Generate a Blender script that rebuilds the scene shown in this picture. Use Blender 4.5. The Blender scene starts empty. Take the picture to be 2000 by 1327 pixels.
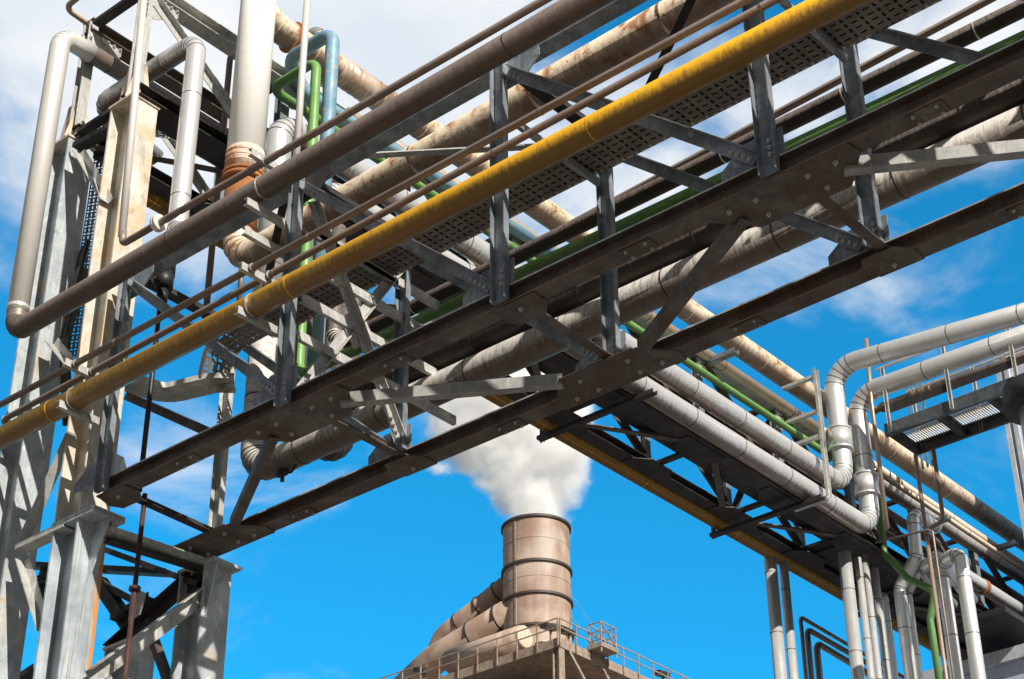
import bpy, bmesh, math, random
from mathutils import Vector, Matrix
random.seed(7)
C = bpy.context.scene
V = Vector
R = math.radians
# ------------------------------------------------------------------ camera
F, PIT, ROL, AZ = 3600.879 , 0.5538358990, -0.0084402940, 0.7043929523
fw = V((-math.sin(AZ)*math.cos(PIT), math.cos(AZ)*math.cos(PIT), math.sin(PIT)))
rt0 = V((math.cos(AZ), math.sin(AZ), 0)); up0 = rt0.cross(fw)
rt = rt0*math.cos(ROL)+up0*math.sin(ROL); up = -rt0*math.sin(ROL)+up0*math.cos(ROL)
cam = bpy.data.cameras.new('camera'); camo = bpy.data.objects.new('camera', cam)
C.collection.objects.link(camo); C.camera = camo
m = Matrix((rt, up, -fw)).transposed().to_4x4(); camo.matrix_world = m
cam.sensor_width = 36; cam.lens = F/2000*36; cam.clip_start = .1; cam.clip_end = 6000
# ------------------------------------------------------------------ exposure, world, sun
C.view_settings.view_transform = 'Standard'; C.view_settings.look = 'None'
C.view_settings.exposure = 0.55; C.view_settings.gamma = 1
C.view_settings.use_curve_mapping = False
SUN = V((.80, -.28, .56)).normalized()
sl = bpy.data.lights.new('sun', 'SUN'); sl.energy = 4.6; sl.angle = R(.5); sl.color = (1, .94, .85)
so = bpy.data.objects.new('sun', sl); C.collection.objects.link(so)
so.rotation_euler = (-SUN).to_track_quat('-Z', 'Y').to_euler()
W = bpy.data.worlds.new("World"); C.world = W; W.use_nodes = True
nt = W.node_tree; N = nt.nodes; Lk = nt.links
for n in list(N): N.remove(n)
def nn(t, **k):
    n = N.new(t)
    for a, b in k.items():
        if a.startswith('i_'):
            n.inputs[int(a[2:])].default_value = b
        else: setattr(n, a, b)
    return n
out = nn('ShaderNodeOutputWorld'); bg = nn('ShaderNodeBackground'); bg.inputs[1].default_value = .1
sky = nn('ShaderNodeTexSky', sky_type='NISHITA', sun_disc=False)
sky.sun_elevation = math.asin(SUN.z); sky.sun_rotation = math.atan2(SUN.x, SUN.y)
sky.air_density = 1.0; sky.dust_density = .2; sky.ozone_density = 2.5
tint = nn('ShaderNodeMixRGB', blend_type='MULTIPLY'); tint.inputs[0].default_value = 1
tint.inputs[2].default_value = (.10, 1.22, 1.52, 1)
Lk.new(sky.outputs[0], tint.inputs[1])
tc = nn('ShaderNodeTexCoord')
def mth(op, a, b=None, clamp=False):
    n = nn('ShaderNodeMath', operation=op); n.use_clamp = clamp
    for i, x in enumerate((a, b)):
        if x is None: continue
        if isinstance(x, (int, float)): n.inputs[i].default_value = x
        else: Lk.new(x, n.inputs[i])
    return n.outputs[0]
mp = nn('ShaderNodeMapping'); mp.inputs['Scale'].default_value = (1, 1, 1.9); mp.inputs['Rotation'].default_value = (.3, .5, .2)
Lk.new(tc.outputs['Generated'], mp.inputs[0])
no = nn('ShaderNodeTexNoise'); no.inputs['Scale'].default_value = 7.0; no.inputs['Detail'].default_value = 9; no.inputs['Roughness'].default_value = .56; no.inputs['Distortion'].default_value = .35
Lk.new(mp.outputs[0], no.inputs['Vector'])
def pxdir(x, y): return (fw*F+rt*(x-1000)-up*(y-663.5)).normalized()
bias = None
def skyblob(direction, rad, w):          # a cloud bank round a direction of the sky
    global bias
    d = nn('ShaderNodeVectorMath', operation='DISTANCE'); Lk.new(tc.outputs['Generated'], d.inputs[0]); d.inputs[1].default_value = direction
    mr = nn('ShaderNodeMapRange'); mr.interpolation_type = 'SMOOTHSTEP'; Lk.new(d.outputs['Value'], mr.inputs[0])
    mr.inputs[1].default_value = 0; mr.inputs[2].default_value = rad; mr.inputs[3].default_value = w; mr.inputs[4].default_value = 0
    bias = mr.outputs[0] if bias is None else mth('ADD', bias, mr.outputs[0])
for x, y, rad, w in [(700, 60, .13, .50), (760, 130, .09, .3), (130, 130, .16, .19), (20, 20, .1, .12), (60, 430, .09, .10), (420, 250, .12, .2), (380, 60, .08, .2), (930, 330, .10, .12), (1180, 250, .10, .10),
                     (1560, 480, .11, .10), (1850, 560, .12, .06), (1300, 330, .14, .12), (1750, 330, .17, .10), (900, 700, .09, .3), (1880, 90, .1, .16), (620, 480, .06, .05), (330, 880, .05, .05),
                     (1330, 60, .09, .05), (1500, 690, .07, -.08), (1200, 1150, .28, -.22)]:
    skyblob(pxdir(x, y), rad, w)
cl = mth('ADD', no.outputs['Fac'], bias)
mr = nn('ShaderNodeMapRange'); mr.interpolation_type = 'SMOOTHSTEP'; Lk.new(cl, mr.inputs[0])
mr.inputs[1].default_value = .53; mr.inputs[2].default_value = .86; mr.inputs[3].default_value = 0; mr.inputs[4].default_value = .96
no2 = nn('ShaderNodeTexNoise'); no2.inputs['Scale'].default_value = 9; no2.inputs['Detail'].default_value = 5; Lk.new(mp.outputs[0], no2.inputs['Vector'])
cr = nn('ShaderNodeValToRGB'); Lk.new(no2.outputs['Fac'], cr.inputs[0])
cr.color_ramp.elements[0].position = .35; cr.color_ramp.elements[0].color = (5.4, 5.8, 6.3, 1)
cr.color_ramp.elements[1].position = .65; cr.color_ramp.elements[1].color = (7.0, 7.0, 6.9, 1)
mx = nn('ShaderNodeMixRGB'); Lk.new(mr.outputs[0], mx.inputs[0]); Lk.new(tint.outputs[0], mx.inputs[1]); Lk.new(cr.outputs[0], mx.inputs[2])
dd_ = nn('ShaderNodeVectorMath', operation='DISTANCE'); Lk.new(tc.outputs['Generated'], dd_.inputs[0]); dd_.inputs[1].default_value = pxdir(1000, 900)
bk = nn('ShaderNodeMapRange'); bk.interpolation_type = 'SMOOTHSTEP'; Lk.new(dd_.outputs['Value'], bk.inputs[0]); bk.inputs[1].default_value = .42; bk.inputs[2].default_value = .75
oc = nn('ShaderNodeMixRGB'); Lk.new(bk.outputs[0], oc.inputs[0]); Lk.new(mx.outputs[0], oc.inputs[1])  # grey overcast added outside the view so the fill light turns neutral
cr2 = nn('ShaderNodeValToRGB'); Lk.new(no.outputs['Fac'], cr2.inputs[0]); cr2.color_ramp.elements[0].position = .35; cr2.color_ramp.elements[0].color = (.9, 1.15, 1.45, 1); cr2.color_ramp.elements[1].position = .65; cr2.color_ramp.elements[1].color = (2.6, 2.6, 2.6, 1)
Lk.new(cr2.outputs[0], oc.inputs[2]); Lk.new(oc.outputs[0], bg.inputs[0]); Lk.new(bg.outputs[0], out.inputs[0])
try:
    C.cycles.volume_bounces = 24; C.cycles.max_bounces = 26; C.cycles.volume_step_rate = .35
except Exception: pass
# ------------------------------------------------------------------ measuring helpers: sight line met by a known plane
def ray(x, y): return fw*F+rt*(x-1000)-up*(y-663.5)
def Xp(x, y, v): d = ray(x, y); return d*(v/d.x)
def Yp(x, y, v): d = ray(x, y); return d*(v/d.y)
def Zp(x, y, v): d = ray(x, y); return d*(v/d.z)
def Hp(x, y, v): d = ray(x, y); return d*(v/math.hypot(d.x, d.y))
def ext(a, b, t): return a+(b-a)*t
# ------------------------------------------------------------------ materials
def material(name):
    m = bpy.data.materials.new(name); m.use_nodes = True
    t = m.node_tree; b = t.nodes['Principled BSDF']; return m, t, b
def sv(t, sock, v):
    if isinstance(v, (int, float, tuple)): sock.default_value = v
    else: t.links.new(v, sock)
class G:
    def __init__(s, name): s.m, s.t, s.b = material(name)
    def coord(s, kind, sc=(1, 1, 1)):
        c = s.t.nodes.new('ShaderNodeTexCoord'); mp = s.t.nodes.new('ShaderNodeMapping'); mp.inputs['Scale'].default_value = sc
        s.t.links.new(c.outputs[kind], mp.inputs[0]); return mp.outputs[0]
    def noise(s, vec, scale, detail=4, rough=.55, dist=0):
        n = s.t.nodes.new('ShaderNodeTexNoise'); n.inputs['Scale'].default_value = scale; n.inputs['Detail'].default_value = detail
        n.inputs['Roughness'].default_value = rough; n.inputs['Distortion'].default_value = dist; s.t.links.new(vec, n.inputs['Vector']); return n.outputs['Fac']
    def rng(s, v, a, b, c=0, d=1):
        n = s.t.nodes.new('ShaderNodeMapRange'); sv(s.t, n.inputs[0], v); n.interpolation_type = 'SMOOTHSTEP'
        for i, x in enumerate((a, b, c, d)): n.inputs[i+1].default_value = x
        return n.outputs[0]
    def mix(s, f, a, b, mode='MIX'):
        n = s.t.nodes.new('ShaderNodeMixRGB'); n.blend_type = mode; sv(s.t, n.inputs[0], f)
        for i, x in ((1, a), (2, b)): sv(s.t, n.inputs[i], (x+(1,) if isinstance(x, tuple) and len(x) == 3 else x))
        return n.outputs[0]
    def math(s, op, a, b=0.):
        n = s.t.nodes.new('ShaderNodeMath'); n.operation = op; sv(s.t, n.inputs[0], a); sv(s.t, n.inputs[1], b); return n.outputs[0]
    def sep(s, vec):
        n = s.t.nodes.new('ShaderNodeSeparateXYZ'); s.t.links.new(vec, n.inputs[0]); return n.outputs
    def bump(s, h, st=.2, d=.01):
        n = s.t.nodes.new('ShaderNodeBump'); n.inputs['Strength'].default_value = st; n.inputs['Distance'].default_value = d
        s.t.links.new(h, n.inputs['Height']); s.t.links.new(n.outputs[0], s.b.inputs['Normal'])
    def fin(s, col, rough=.5, metal=0., spec=None):
        sv(s.t, s.b.inputs['Base Color'], (col+(1,) if isinstance(col, tuple) else col)); sv(s.t, s.b.inputs['Roughness'], rough); sv(s.t, s.b.inputs['Metallic'], metal)
        return s.m
def steel(name, a, b, brown=0., rough=.5, metal=.35, browncol=(.10, .065, .045)):
    g = G(name); o = g.coord('Object'); os = g.coord('Object', (7, 7, .7))
    n1 = g.noise(o, 3.2, 6, .6, .4); n2 = g.noise(os, 3, 5, .6); n3 = g.noise(o, 38, 3, .6)
    c = g.mix(g.rng(n1, .35, .65), a, b); c = g.mix(g.rng(n2, .52, .75, 0, .5), c, tuple(min(1, x*1.55) for x in a))
    c = g.mix(g.rng(n3, .35, .8, 0, .35), c, tuple(x*.55 for x in b))
    if brown: c = g.mix(g.rng(g.noise(o, 1.7, 7, .65, .6), .62-brown*.45, .80-brown*.3), c, browncol)
    n5 = g.noise(g.coord('Object', (3, 3, 1.6)), 2.2, 8, .68, .5); c = g.mix(g.rng(n5, .55, .66, 0, .5), c, tuple(x*.5 for x in b)); c = g.mix(g.rng(n5, .34, .43, .3, 0), c, tuple(min(1, x*1.9) for x in a))
    g.bump(g.math('ADD', n3, n5), .22, .005)
    return g.fin(c, g.rng(n1, .2, .8, rough-.1, rough+.15), metal)
def pipe(name, base, base2, dirt=(.07, .045, .03), amt=.5, edge=.78, rust=0., rough=.45, metal=.0, streak=30., vert=False, rustcol=(.30, .10, .02), flake=0., sharp=.1, allover=0.):
    g = G(name); uv = g.coord('UV', (5, streak, 1)); o = g.coord('Object')
    u = g.sep(g.coord('UV'))[0]
    n1 = g.noise(o, 2.6, 6, .6, .3); n2 = g.noise(uv, 1.0, 5, .65, .25); n3 = g.noise(o, 45, 4, .65); n4 = g.noise(o, 9, 5, .6, .5)
    c = g.mix(g.rng(n1, .32, .68), base, base2)
    c = g.mix(g.rng(n3, .52, .85, 0, .4), c, dirt)
    if allover: c = g.mix(g.rng(g.noise(g.coord('UV', (3.5, streak*.8, 1)), 1.0, 5, .7, .6), .50, .66, 0, allover), c, dirt)
    if rust: c = g.mix(g.rng(g.math('ADD', g.math('MULTIPLY', g.noise(g.coord('UV', (3.2, streak*.22, 1)), 1.0, 6, .7, .5), .7), g.math('MULTIPLY', n4, .3)), .60-rust*.16, .70-rust*.12, 0, .9), c, rustcol)
    if amt:
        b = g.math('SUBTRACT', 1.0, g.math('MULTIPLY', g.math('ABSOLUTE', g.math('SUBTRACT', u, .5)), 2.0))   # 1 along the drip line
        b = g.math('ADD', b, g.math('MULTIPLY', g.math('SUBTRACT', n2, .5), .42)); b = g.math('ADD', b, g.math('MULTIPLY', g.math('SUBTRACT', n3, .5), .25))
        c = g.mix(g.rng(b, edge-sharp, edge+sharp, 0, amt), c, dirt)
    if flake: c = g.mix(g.rng(g.noise(o, 14, 5, .7, .8), .66-flake*.1, .69-flake*.1), c, rustcol)
    g.bump(g.math('ADD', n3, n2), .12, .004)
    return g.fin(c, g.rng(n1, .2, .8, rough-.08, rough+.2), metal)
M = {}
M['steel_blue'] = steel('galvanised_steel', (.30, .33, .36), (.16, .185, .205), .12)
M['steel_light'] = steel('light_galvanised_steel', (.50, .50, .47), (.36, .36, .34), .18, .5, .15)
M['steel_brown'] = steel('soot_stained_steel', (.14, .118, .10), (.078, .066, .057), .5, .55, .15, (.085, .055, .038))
M['steel_mid'] = steel('dull_grey_steel', (.10, .115, .125), (.06, .07, .078), .1, .5, .2)
M['steel_pale'] = steel('pale_grey_steel', (.34, .34, .32), (.25, .25, .24), .12, .5, .15)
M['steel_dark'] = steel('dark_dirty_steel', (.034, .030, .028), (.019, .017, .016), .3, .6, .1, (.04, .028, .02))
M['steel_edge'] = steel('pale_flange_edge', (.52, .54, .54), (.34, .36, .36), .15, .4, .2)  # paler steel used on the front tip of each bottom chord's top flange
M['steel_rusty'] = steel('rusty_brown_flange', (.20, .12, .075), (.10, .065, .045), .6, .6, .05, (.22, .10, .045))
M['black_steel'] = steel('black_tray_shade_steel', (.022, .02, .019), (.014, .013, .012), 0, .6, .05)  # near-black tray steel; on the added sheets it stands in for shade
M['column'] = steel('weathered_column_steel', (.50, .54, .55), (.34, .38, .40), .16, .5, .12, (.42, .31, .19))
M['column_cream'] = steel('cream_stained_column', (.66, .62, .53), (.50, .49, .44), .42, .5, .08, (.58, .42, .25))
def lowcol():
    g = G('galvanised_column_with_rust_runs'); o = g.coord('Object'); y = g.sep(o)[1]; n = g.noise(g.coord('Object', (9, 9, .8)), 1.6, 6, .65, .3); n1 = g.noise(o, 3, 6, .6, .4)
    c = g.mix(g.rng(n1, .35, .65), (.44, .49, .52), (.27, .31, .34)); c = g.mix(g.rng(n, .5, .7, 0, .4), c, (.62, .64, .62))
    f = g.math('ADD', y, g.math('MULTIPLY', g.math('SUBTRACT', n, .5), .35)); c = g.mix(g.rng(f, 9.49, 9.56), c, (.50, .22, .05)); c = g.mix(g.rng(g.noise(g.coord('Object', (20, 20, .5)), 2, 4), .55, .65, 0, .6), c, (.25, .20, .16)) 
    g.bump(n, .15, .004); return g.fin(c, .5, .1)
M['column_low'] = lowcol()
M['column_rust'] = steel('rust_streaked_plate', (.46, .24, .10), (.30, .12, .035), .3, .6, .05, (.40, .17, .04))
M['cream_plate'] = steel('cream_stained_plate', (.66, .58, .46), (.52, .43, .32), .25, .55, .05, (.45, .30, .16))
M['bolt'] = steel('bolt_metal', (.58, .56, .52), (.36, .35, .33), .2, .4, .6)
M['seam'] = G('dark_seam').fin((.06, .05, .045), .6, .2)
M['yellow'] = pipe('yellow_paint', (.80, .44, .012), (.76, .38, .01), (.12, .055, .018), .85, .60, 0, .38, 0, 34, sharp=.16, flake=.03, rustcol=(.16, .07, .02))  # brown band covers the lower side with a ragged edge
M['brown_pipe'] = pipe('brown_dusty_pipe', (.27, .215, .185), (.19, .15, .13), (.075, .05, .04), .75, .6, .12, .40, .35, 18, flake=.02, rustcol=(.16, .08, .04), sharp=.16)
M['thin_pipe'] = pipe('thin_stainless_pipe', (.30, .235, .20), (.22, .17, .14), (.09, .06, .045), .5, .6, 0, .42, .3, 12)
M['silver'] = pipe('bright_stainless', (.80, .77, .72), (.70, .67, .62), (.35, .28, .22), 0, .7, 0, .30, .35, 5)
M['dark_silver'] = pipe('dark_polished_steel', (.28, .26, .24), (.2, .19, .175), (.1, .08, .06), 0, .7, 0, .22, .9, 5)
M['copper'] = pipe('dull_coppery_steel', (.42, .31, .235), (.33, .24, .18), (.12, .08, .05), 0, .7, 0, .35, .45, 5)
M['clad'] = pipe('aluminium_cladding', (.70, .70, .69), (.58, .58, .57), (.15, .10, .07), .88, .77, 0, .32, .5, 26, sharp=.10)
M['clad_vert'] = pipe('aluminium_cladding_clean', (.80, .80, .78), (.68, .68, .67), (.35, .31, .27), 0, .7, 0, .28, .6, 5)
M['clad_grimy'] = pipe('sooty_aluminium_cladding', (.70, .67, .62), (.55, .52, .48), (.10, .065, .045), .9, .58, 0, .45, .2, 30, sharp=.2, allover=.6)  # cladding with brown grime streaks all round, heaviest along the underside
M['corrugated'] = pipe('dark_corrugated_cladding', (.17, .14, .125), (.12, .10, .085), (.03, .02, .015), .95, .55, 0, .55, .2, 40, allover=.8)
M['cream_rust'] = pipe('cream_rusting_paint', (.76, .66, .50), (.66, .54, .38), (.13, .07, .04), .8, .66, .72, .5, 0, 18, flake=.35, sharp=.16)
M['cream_tan'] = pipe('tan_stained_cladding', (.60, .50, .38), (.50, .40, .29), (.14, .085, .05), .6, .68, 0, .45, .1, 14)
M['white_pipe'] = pipe('white_painted_pipe', (.84, .83, .79), (.80, .79, .74), (.55, .45, .33), 0, .7, 0, .42, 0, 6, flake=.02)
M['white_rusty'] = pipe('white_paint_with_rust', (.74, .68, .58), (.68, .56, .44), (.3, .16, .08), .3, .6, .8, .5, 0, 10, flake=.8)
M['rust'] = pipe('orange_rust', (.42, .17, .05), (.30, .11, .03), (.12, .05, .02), .3, .6, .6, .7, 0, 14)
M['green'] = pipe('green_paint', (.27, .46, .13), (.20, .39, .10), (.03, .07, .02), .45, .62, 0, .4, 0, 10)
M['green_deep'] = pipe('deep_green_paint', (.17, .34, .085), (.12, .27, .065), (.02, .06, .02), .5, .55, 0, .4, 0, 10)
M['blue'] = pipe('blue_peeling_paint', (.20, .36, .46), (.13, .26, .36), (.10, .08, .06), .3, .7, 0, .45, 0, 8, rustcol=(.42, .33, .2), flake=.75)
M['wrap'] = pipe('torn_wrap', (.35, .27, .2), (.22, .16, .12), (.07, .05, .03), .6, .5, .4, .4, .3, 8)
M['tape'] = pipe('brown_tape_wrap', (.36, .22, .12), (.60, .50, .40), (.14, .08, .05), .3, .7, .2, .3, .1, 18)
M['black'] = G('black_rubber').fin((.012, .012, .013), .5)
M['rust_cable'] = steel('rusty_bar', (.07, .022, .015), (.04, .014, .01), .2, .7, .0)
def trayshader(name, col, metal=.3):
    g = G(name); uv = g.coord('UV'); s = g.sep(uv)
    fx = g.math('FRACT', g.math('MULTIPLY', s[0], 1.0)); fy = g.math('FRACT', s[1])
    row = g.math('FRACT', g.math('MULTIPLY', g.math('FLOOR', s[1]), .5))          # alternate rows turn the slot
    a = g.math('MULTIPLY', g.math('LESS_THAN', g.math('ABSOLUTE', g.math('SUBTRACT', fx, .5)), .32), g.math('LESS_THAN', g.math('ABSOLUTE', g.math('SUBTRACT', fy, .5)), .16))
    b = g.math('MULTIPLY', g.math('LESS_THAN', g.math('ABSOLUTE', g.math('SUBTRACT', fx, .5)), .12), g.math('LESS_THAN', g.math('ABSOLUTE', g.math('SUBTRACT', fy, .5)), .38))
    hole = g.mix(g.math('GREATER_THAN', row, .2), a, b)
    n = g.noise(g.coord('Object'), 6, 5); c = g.mix(g.rng(n, .3, .7), col, tuple(x*.6 for x in col))
    g.t.links.new(g.math('SUBTRACT', 1.0, hole), g.b.inputs['Alpha']); g.m.use_backface_culling = False
    return g.fin(c, .5, metal)
M['tray'] = trayshader('perforated_tray_steel', (.20, .17, .15))
M['tray_grey'] = trayshader('perforated_grey_tray', (.35, .36, .36))
def stackmat():
    g = G('soot_stained_stack'); o = g.coord('Object'); n = g.noise(o, .22, 6, .6, .8); n2 = g.noise(g.coord('Object', (1.4, 1.4, .12)), 1, 6, .6, .4); n3 = g.noise(o, 2.2, 5, .7)
    z = g.sep(o)[2]
    c = g.mix(g.rng(g.math('ADD', g.math('MULTIPLY', n, .65), g.math('MULTIPLY', n2, .35)), .42, .58), (.27, .175, .13), (.42, .32, .25)); c = g.mix(g.rng(n3, .5, .8, 0, .5), c, (.24, .14, .095))
    c = g.mix(g.rng(g.noise(g.coord('Object', (.5, .5, .35)), .6, 3, .5, .3), .56, .72, 0, .6), c, (.46, .41, .35))
    return g.fin(c, .6)
M['stack'] = stackmat()
M['stack_rim'] = G('stack_rim_dark').fin((.05, .035, .028), .6)
M['plant'] = steel('tan_plant_steel', (.36, .29, .23), (.25, .19, .15), .3, .6, 0., (.24, .15, .1))
M['panel'] = steel('pale_blue_grey_panel', (.50, .56, .70), (.46, .52, .65), 0, .45, .1)
M['panel_trim'] = steel('panel_trim_metal', (.62, .64, .68), (.5, .52, .56), 0, .4, .2)
M['grating'] = G('bright_grating_bar').fin((.55, .54, .51), .5, .1)
M['lamp'] = G('floodlight_housing').fin((.04, .035, .03), .5)
def groundmat():
    g = G('dusty_concrete_yard'); o = g.coord('Object'); c = g.mix(g.rng(g.noise(o, .4, 8, .6), .3, .7), (.12, .112, .10), (.17, .158, .14)); return g.fin(c, .9)
M['ground'] = groundmat()
# ------------------------------------------------------------------ mesh helpers
class MB:
    def __init__(s): s.v = []; s.f = []; s.uv = []; s.sm = []; s.mi = []
    def face(s, idx, uv=None, sm=False, mi=0): s.f.append(idx); s.uv.append(uv or [(0, 0)]*len(idx)); s.sm.append(sm); s.mi.append(mi)
    def add(s, vs): n = len(s.v); s.v += [tuple(v) for v in vs]; return n
    def build(s, name, mats, parent=None):
        me = bpy.data.meshes.new(name); me.from_pydata(s.v, [], s.f)
        ul = me.uv_layers.new(name='UVMap'); k = 0
        flat = [c for u in s.uv for p in u for c in p]; ul.data.foreach_set('uv', flat)
        me.polygons.foreach_set('use_smooth', s.sm); me.polygons.foreach_set('material_index', s.mi)
        if not isinstance(mats, (list, tuple)): mats = [mats]
        for mm in mats: me.materials.append(M[mm] if isinstance(mm, str) else mm)
        me.update()
        o = bpy.data.objects.new(name, me); C.collection.objects.link(o)
        if parent: put(o, parent)
        return o
def put(o, parent):
    o.parent = parent
    w = Matrix.Identity(4); q = parent
    while q: w = q.matrix_basis.copy() @ w if False else (Matrix.Translation(q['_w']) if '_w' in q else w); q = None
    o.matrix_parent_inverse = w.inverted()
def root(name, loc, label, cat, group=None, kind=None):
    o = bpy.data.objects.new(name, None); C.collection.objects.link(o); o.location = loc; o['_w'] = tuple(loc); o.empty_display_size = .2
    tag(o, label, cat, group, kind); return o
def tag(o, label=None, cat=None, group=None, kind=None):
    if label: o['label'] = label
    if cat: o['category'] = cat
    if group: o['group'] = group
    if kind: o['kind'] = kind
    return o
def frame(d, upv):
    d = d.normalized(); u = V(upv); u = (u-d*u.dot(d))
    if u.length < 1e-4: u = V((0, 1, 0))-d*d.y
    u.normalize(); return d.cross(u), u
def beam(mb, prof, p0, p1, upv=(0, 0, 1), off=(0, 0), mi=0, edge=None):
    p0 = V(p0); p1 = V(p1); s, t = frame(p1-p0, upv); n = len(prof)
    a = mb.add([p0+s*(x+off[0])+t*(y+off[1]) for x, y in prof]); b = mb.add([p1+s*(x+off[0])+t*(y+off[1]) for x, y in prof])
    for i in range(n):
        j = (i+1) % n; mb.face([a+i, a+j, b+j, b+i], mi=(edge or {}).get(i, mi))
    mb.face([a+i for i in range(n)][::-1], mi=mi); mb.face([b+i for i in range(n)], mi=mi)
def Hs(w, h, tf, tw):
    w2, h2, t2 = w/2, h/2, tw/2
    return [(-w2, -h2), (w2, -h2), (w2, -h2+tf), (t2, -h2+tf), (t2, h2-tf), (w2, h2-tf), (w2, h2), (-w2, h2), (-w2, h2-tf), (-t2, h2-tf), (-t2, -h2+tf), (-w2, -h2+tf)]
def Us(w, f, t):                      # web along s at the back, flanges reach +t
    w2 = w/2; return [(-w2, 0), (w2, 0), (w2, f), (w2-t, f), (w2-t, t), (-w2+t, t), (-w2+t, f), (-w2, f)]
def Ls(a, b, t): return [(0, 0), (a, 0), (a, t), (t, t), (t, b), (0, b)]
def Bs(w, h): return [(-w/2, -h/2), (w/2, -h/2), (w/2, h/2), (-w/2, h/2)]
def prism(mb, poly, off, mi=0):       # polygon of 3-D points thickened by vector off
    n = len(poly); a = mb.add([V(p) for p in poly]); b = mb.add([V(p)+V(off) for p in poly])
    for i in range(n):
        j = (i+1) % n; mb.face([a+i, a+j, b+j, b+i], mi=mi)
    mb.face([a+i for i in range(n)][::-1], mi=mi); mb.face([b+i for i in range(n)], mi=mi)
def box(mb, lo, hi, mi=0):
    x0, y0, z0 = lo; x1, y1, z1 = hi; prism(mb, [(x0, y0, z0), (x1, y0, z0), (x1, y1, z0), (x0, y1, z0)], (0, 0, z1-z0), mi)
def path(pts, bend, n=9):
    pts = [V(p) for p in pts]; out = [pts[0]]; kinds = []
    for i in range(1, len(pts)-1):
        a, b, c = pts[i-1], pts[i], pts[i+1]; d0 = (a-b).normalized(); d1 = (c-b).normalized()
        ang = d0.angle(d1); ph = (math.pi-ang)/2
        bd = bend[i-1] if isinstance(bend, (list, tuple)) else bend
        L = min(bd*math.tan(ph), (a-b).length*.48 if i > 1 else (a-b).length*.98, (c-b).length*.48 if i < len(pts)-2 else (c-b).length*.98)
        rr = L/math.tan(ph); cen = b+(d0+d1).normalized()*(rr/math.cos(ph))
        s = b+d0*L-cen; e = b+d1*L-cen; k = max(3, int(n*(math.pi-ang)/(math.pi/2)+.5))
        for q in range(k+1):
            t = q/k; w = math.pi-ang
            v = (s*math.sin((1-t)*w)+e*math.sin(t*w))/math.sin(w); out.append(cen+v)
            if 0 < q < k: kinds.append(len(out)-1)
    out.append(pts[-1]); return out, kinds
def tube(mb, pts, r, bend=.0, seg=20, n=9, mi=0, caps=True, wob=0.):
    P, inner = path(pts, bend, n) if bend else ([V(p) for p in pts], [])
    T = []
    for i in range(len(P)):
        a = P[max(i-1, 0)]; b = P[min(i+1, len(P)-1)]
        t = (P[i]-a).normalized()+(b-P[i]).normalized() if 0 < i < len(P)-1 else (b-a); T.append(t.normalized())
    nrm = [None]*len(P); x = V((0, 0, 1)) if abs(T[0].z) < .9 else V((0, 1, 0)); x = (x-T[0]*x.dot(T[0])).normalized(); nrm[0] = x
    for i in range(1, len(P)):
        q = T[i-1].rotation_difference(T[i]); x = q @ nrm[i-1]; nrm[i] = (x-T[i]*x.dot(T[i])).normalized()
    best = max(range(len(P)-1), key=lambda i: (P[i+1]-P[i]).length*(1 if abs((P[i+1]-P[i]).normalized().z) < .7 else .001))
    d = T[best]; u = V((0, 0, 1)); u = u-d*u.dot(d); rot = 0
    if u.length > .2:
        u.normalize(); bb = d.cross(nrm[best]); rot = math.atan2(u.dot(bb), u.dot(nrm[best]))
    L = 0; base = None
    for i in range(len(P)):
        if i: L += (P[i]-P[i-1]).length
        bi = T[i].cross(nrm[i]); rr = r*(1+wob*random.uniform(-1, 1)) if wob else r
        ring = []
        for k in range(seg):
            a = 2*math.pi*k/seg+rot; ring.append(P[i]+(nrm[i]*math.cos(a)+bi*math.sin(a))*rr)
        cur = mb.add(ring)
        if base is not None:
            for k in range(seg):
                j = (k+1) % seg; u0 = k/seg; u1 = (k+1)/seg
                mb.face([base+k, base+j, cur+j, cur+k], [(u0, L0), (u1, L0), (u1, L), (u0, L)], True, mi)
        if caps and i in (0, len(P)-1):
            mb.face([cur+k for k in range(seg)][::(-1 if i == 0 else 1)], mi=mi)
        base = cur; L0 = L
    return P, T, inner
def ring(mb, c, t, r, w, h=.004, seg=20, mi=1):    # a proud band round a pipe
    t = V(t).normalized(); c = V(c); s, u = frame(t, (0, 0, 1) if abs(t.z) < .9 else (1, 0, 0))
    rows = [(-w/2, r-.002), (-w/2, r+h), (w/2, r+h), (w/2, r-.002)]; b0 = None
    for x, rr in rows:
        cur = mb.add([c+t*x+(s*math.cos(2*math.pi*k/seg)+u*math.sin(2*math.pi*k/seg))*rr for k in range(seg)])
        if b0 is not None:
            for k in range(seg):
                j = (k+1) % seg; mb.face([b0+k, b0+j, cur+j, cur+k], [(k/seg, 0), ((k+1)/seg, 0), ((k+1)/seg, w), (k/seg, w)], False, mi)
        b0 = cur
def seams(mb, P, T, inner, r, step=1.1, w=.012, h=.004, mi=1, start=.5, elbow=True):
    d = start
    for i in range(len(P)-1):
        L = (P[i+1]-P[i]).length
        if L > .5:
            x = d
            while x < L: ring(mb, P[i].lerp(P[i+1], x/L), P[i+1]-P[i], r, w, h, mi=mi); x += step
            d = start
    if elbow:
        for i in inner: ring(mb, P[i], T[i], r, w, h, mi=mi)
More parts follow.
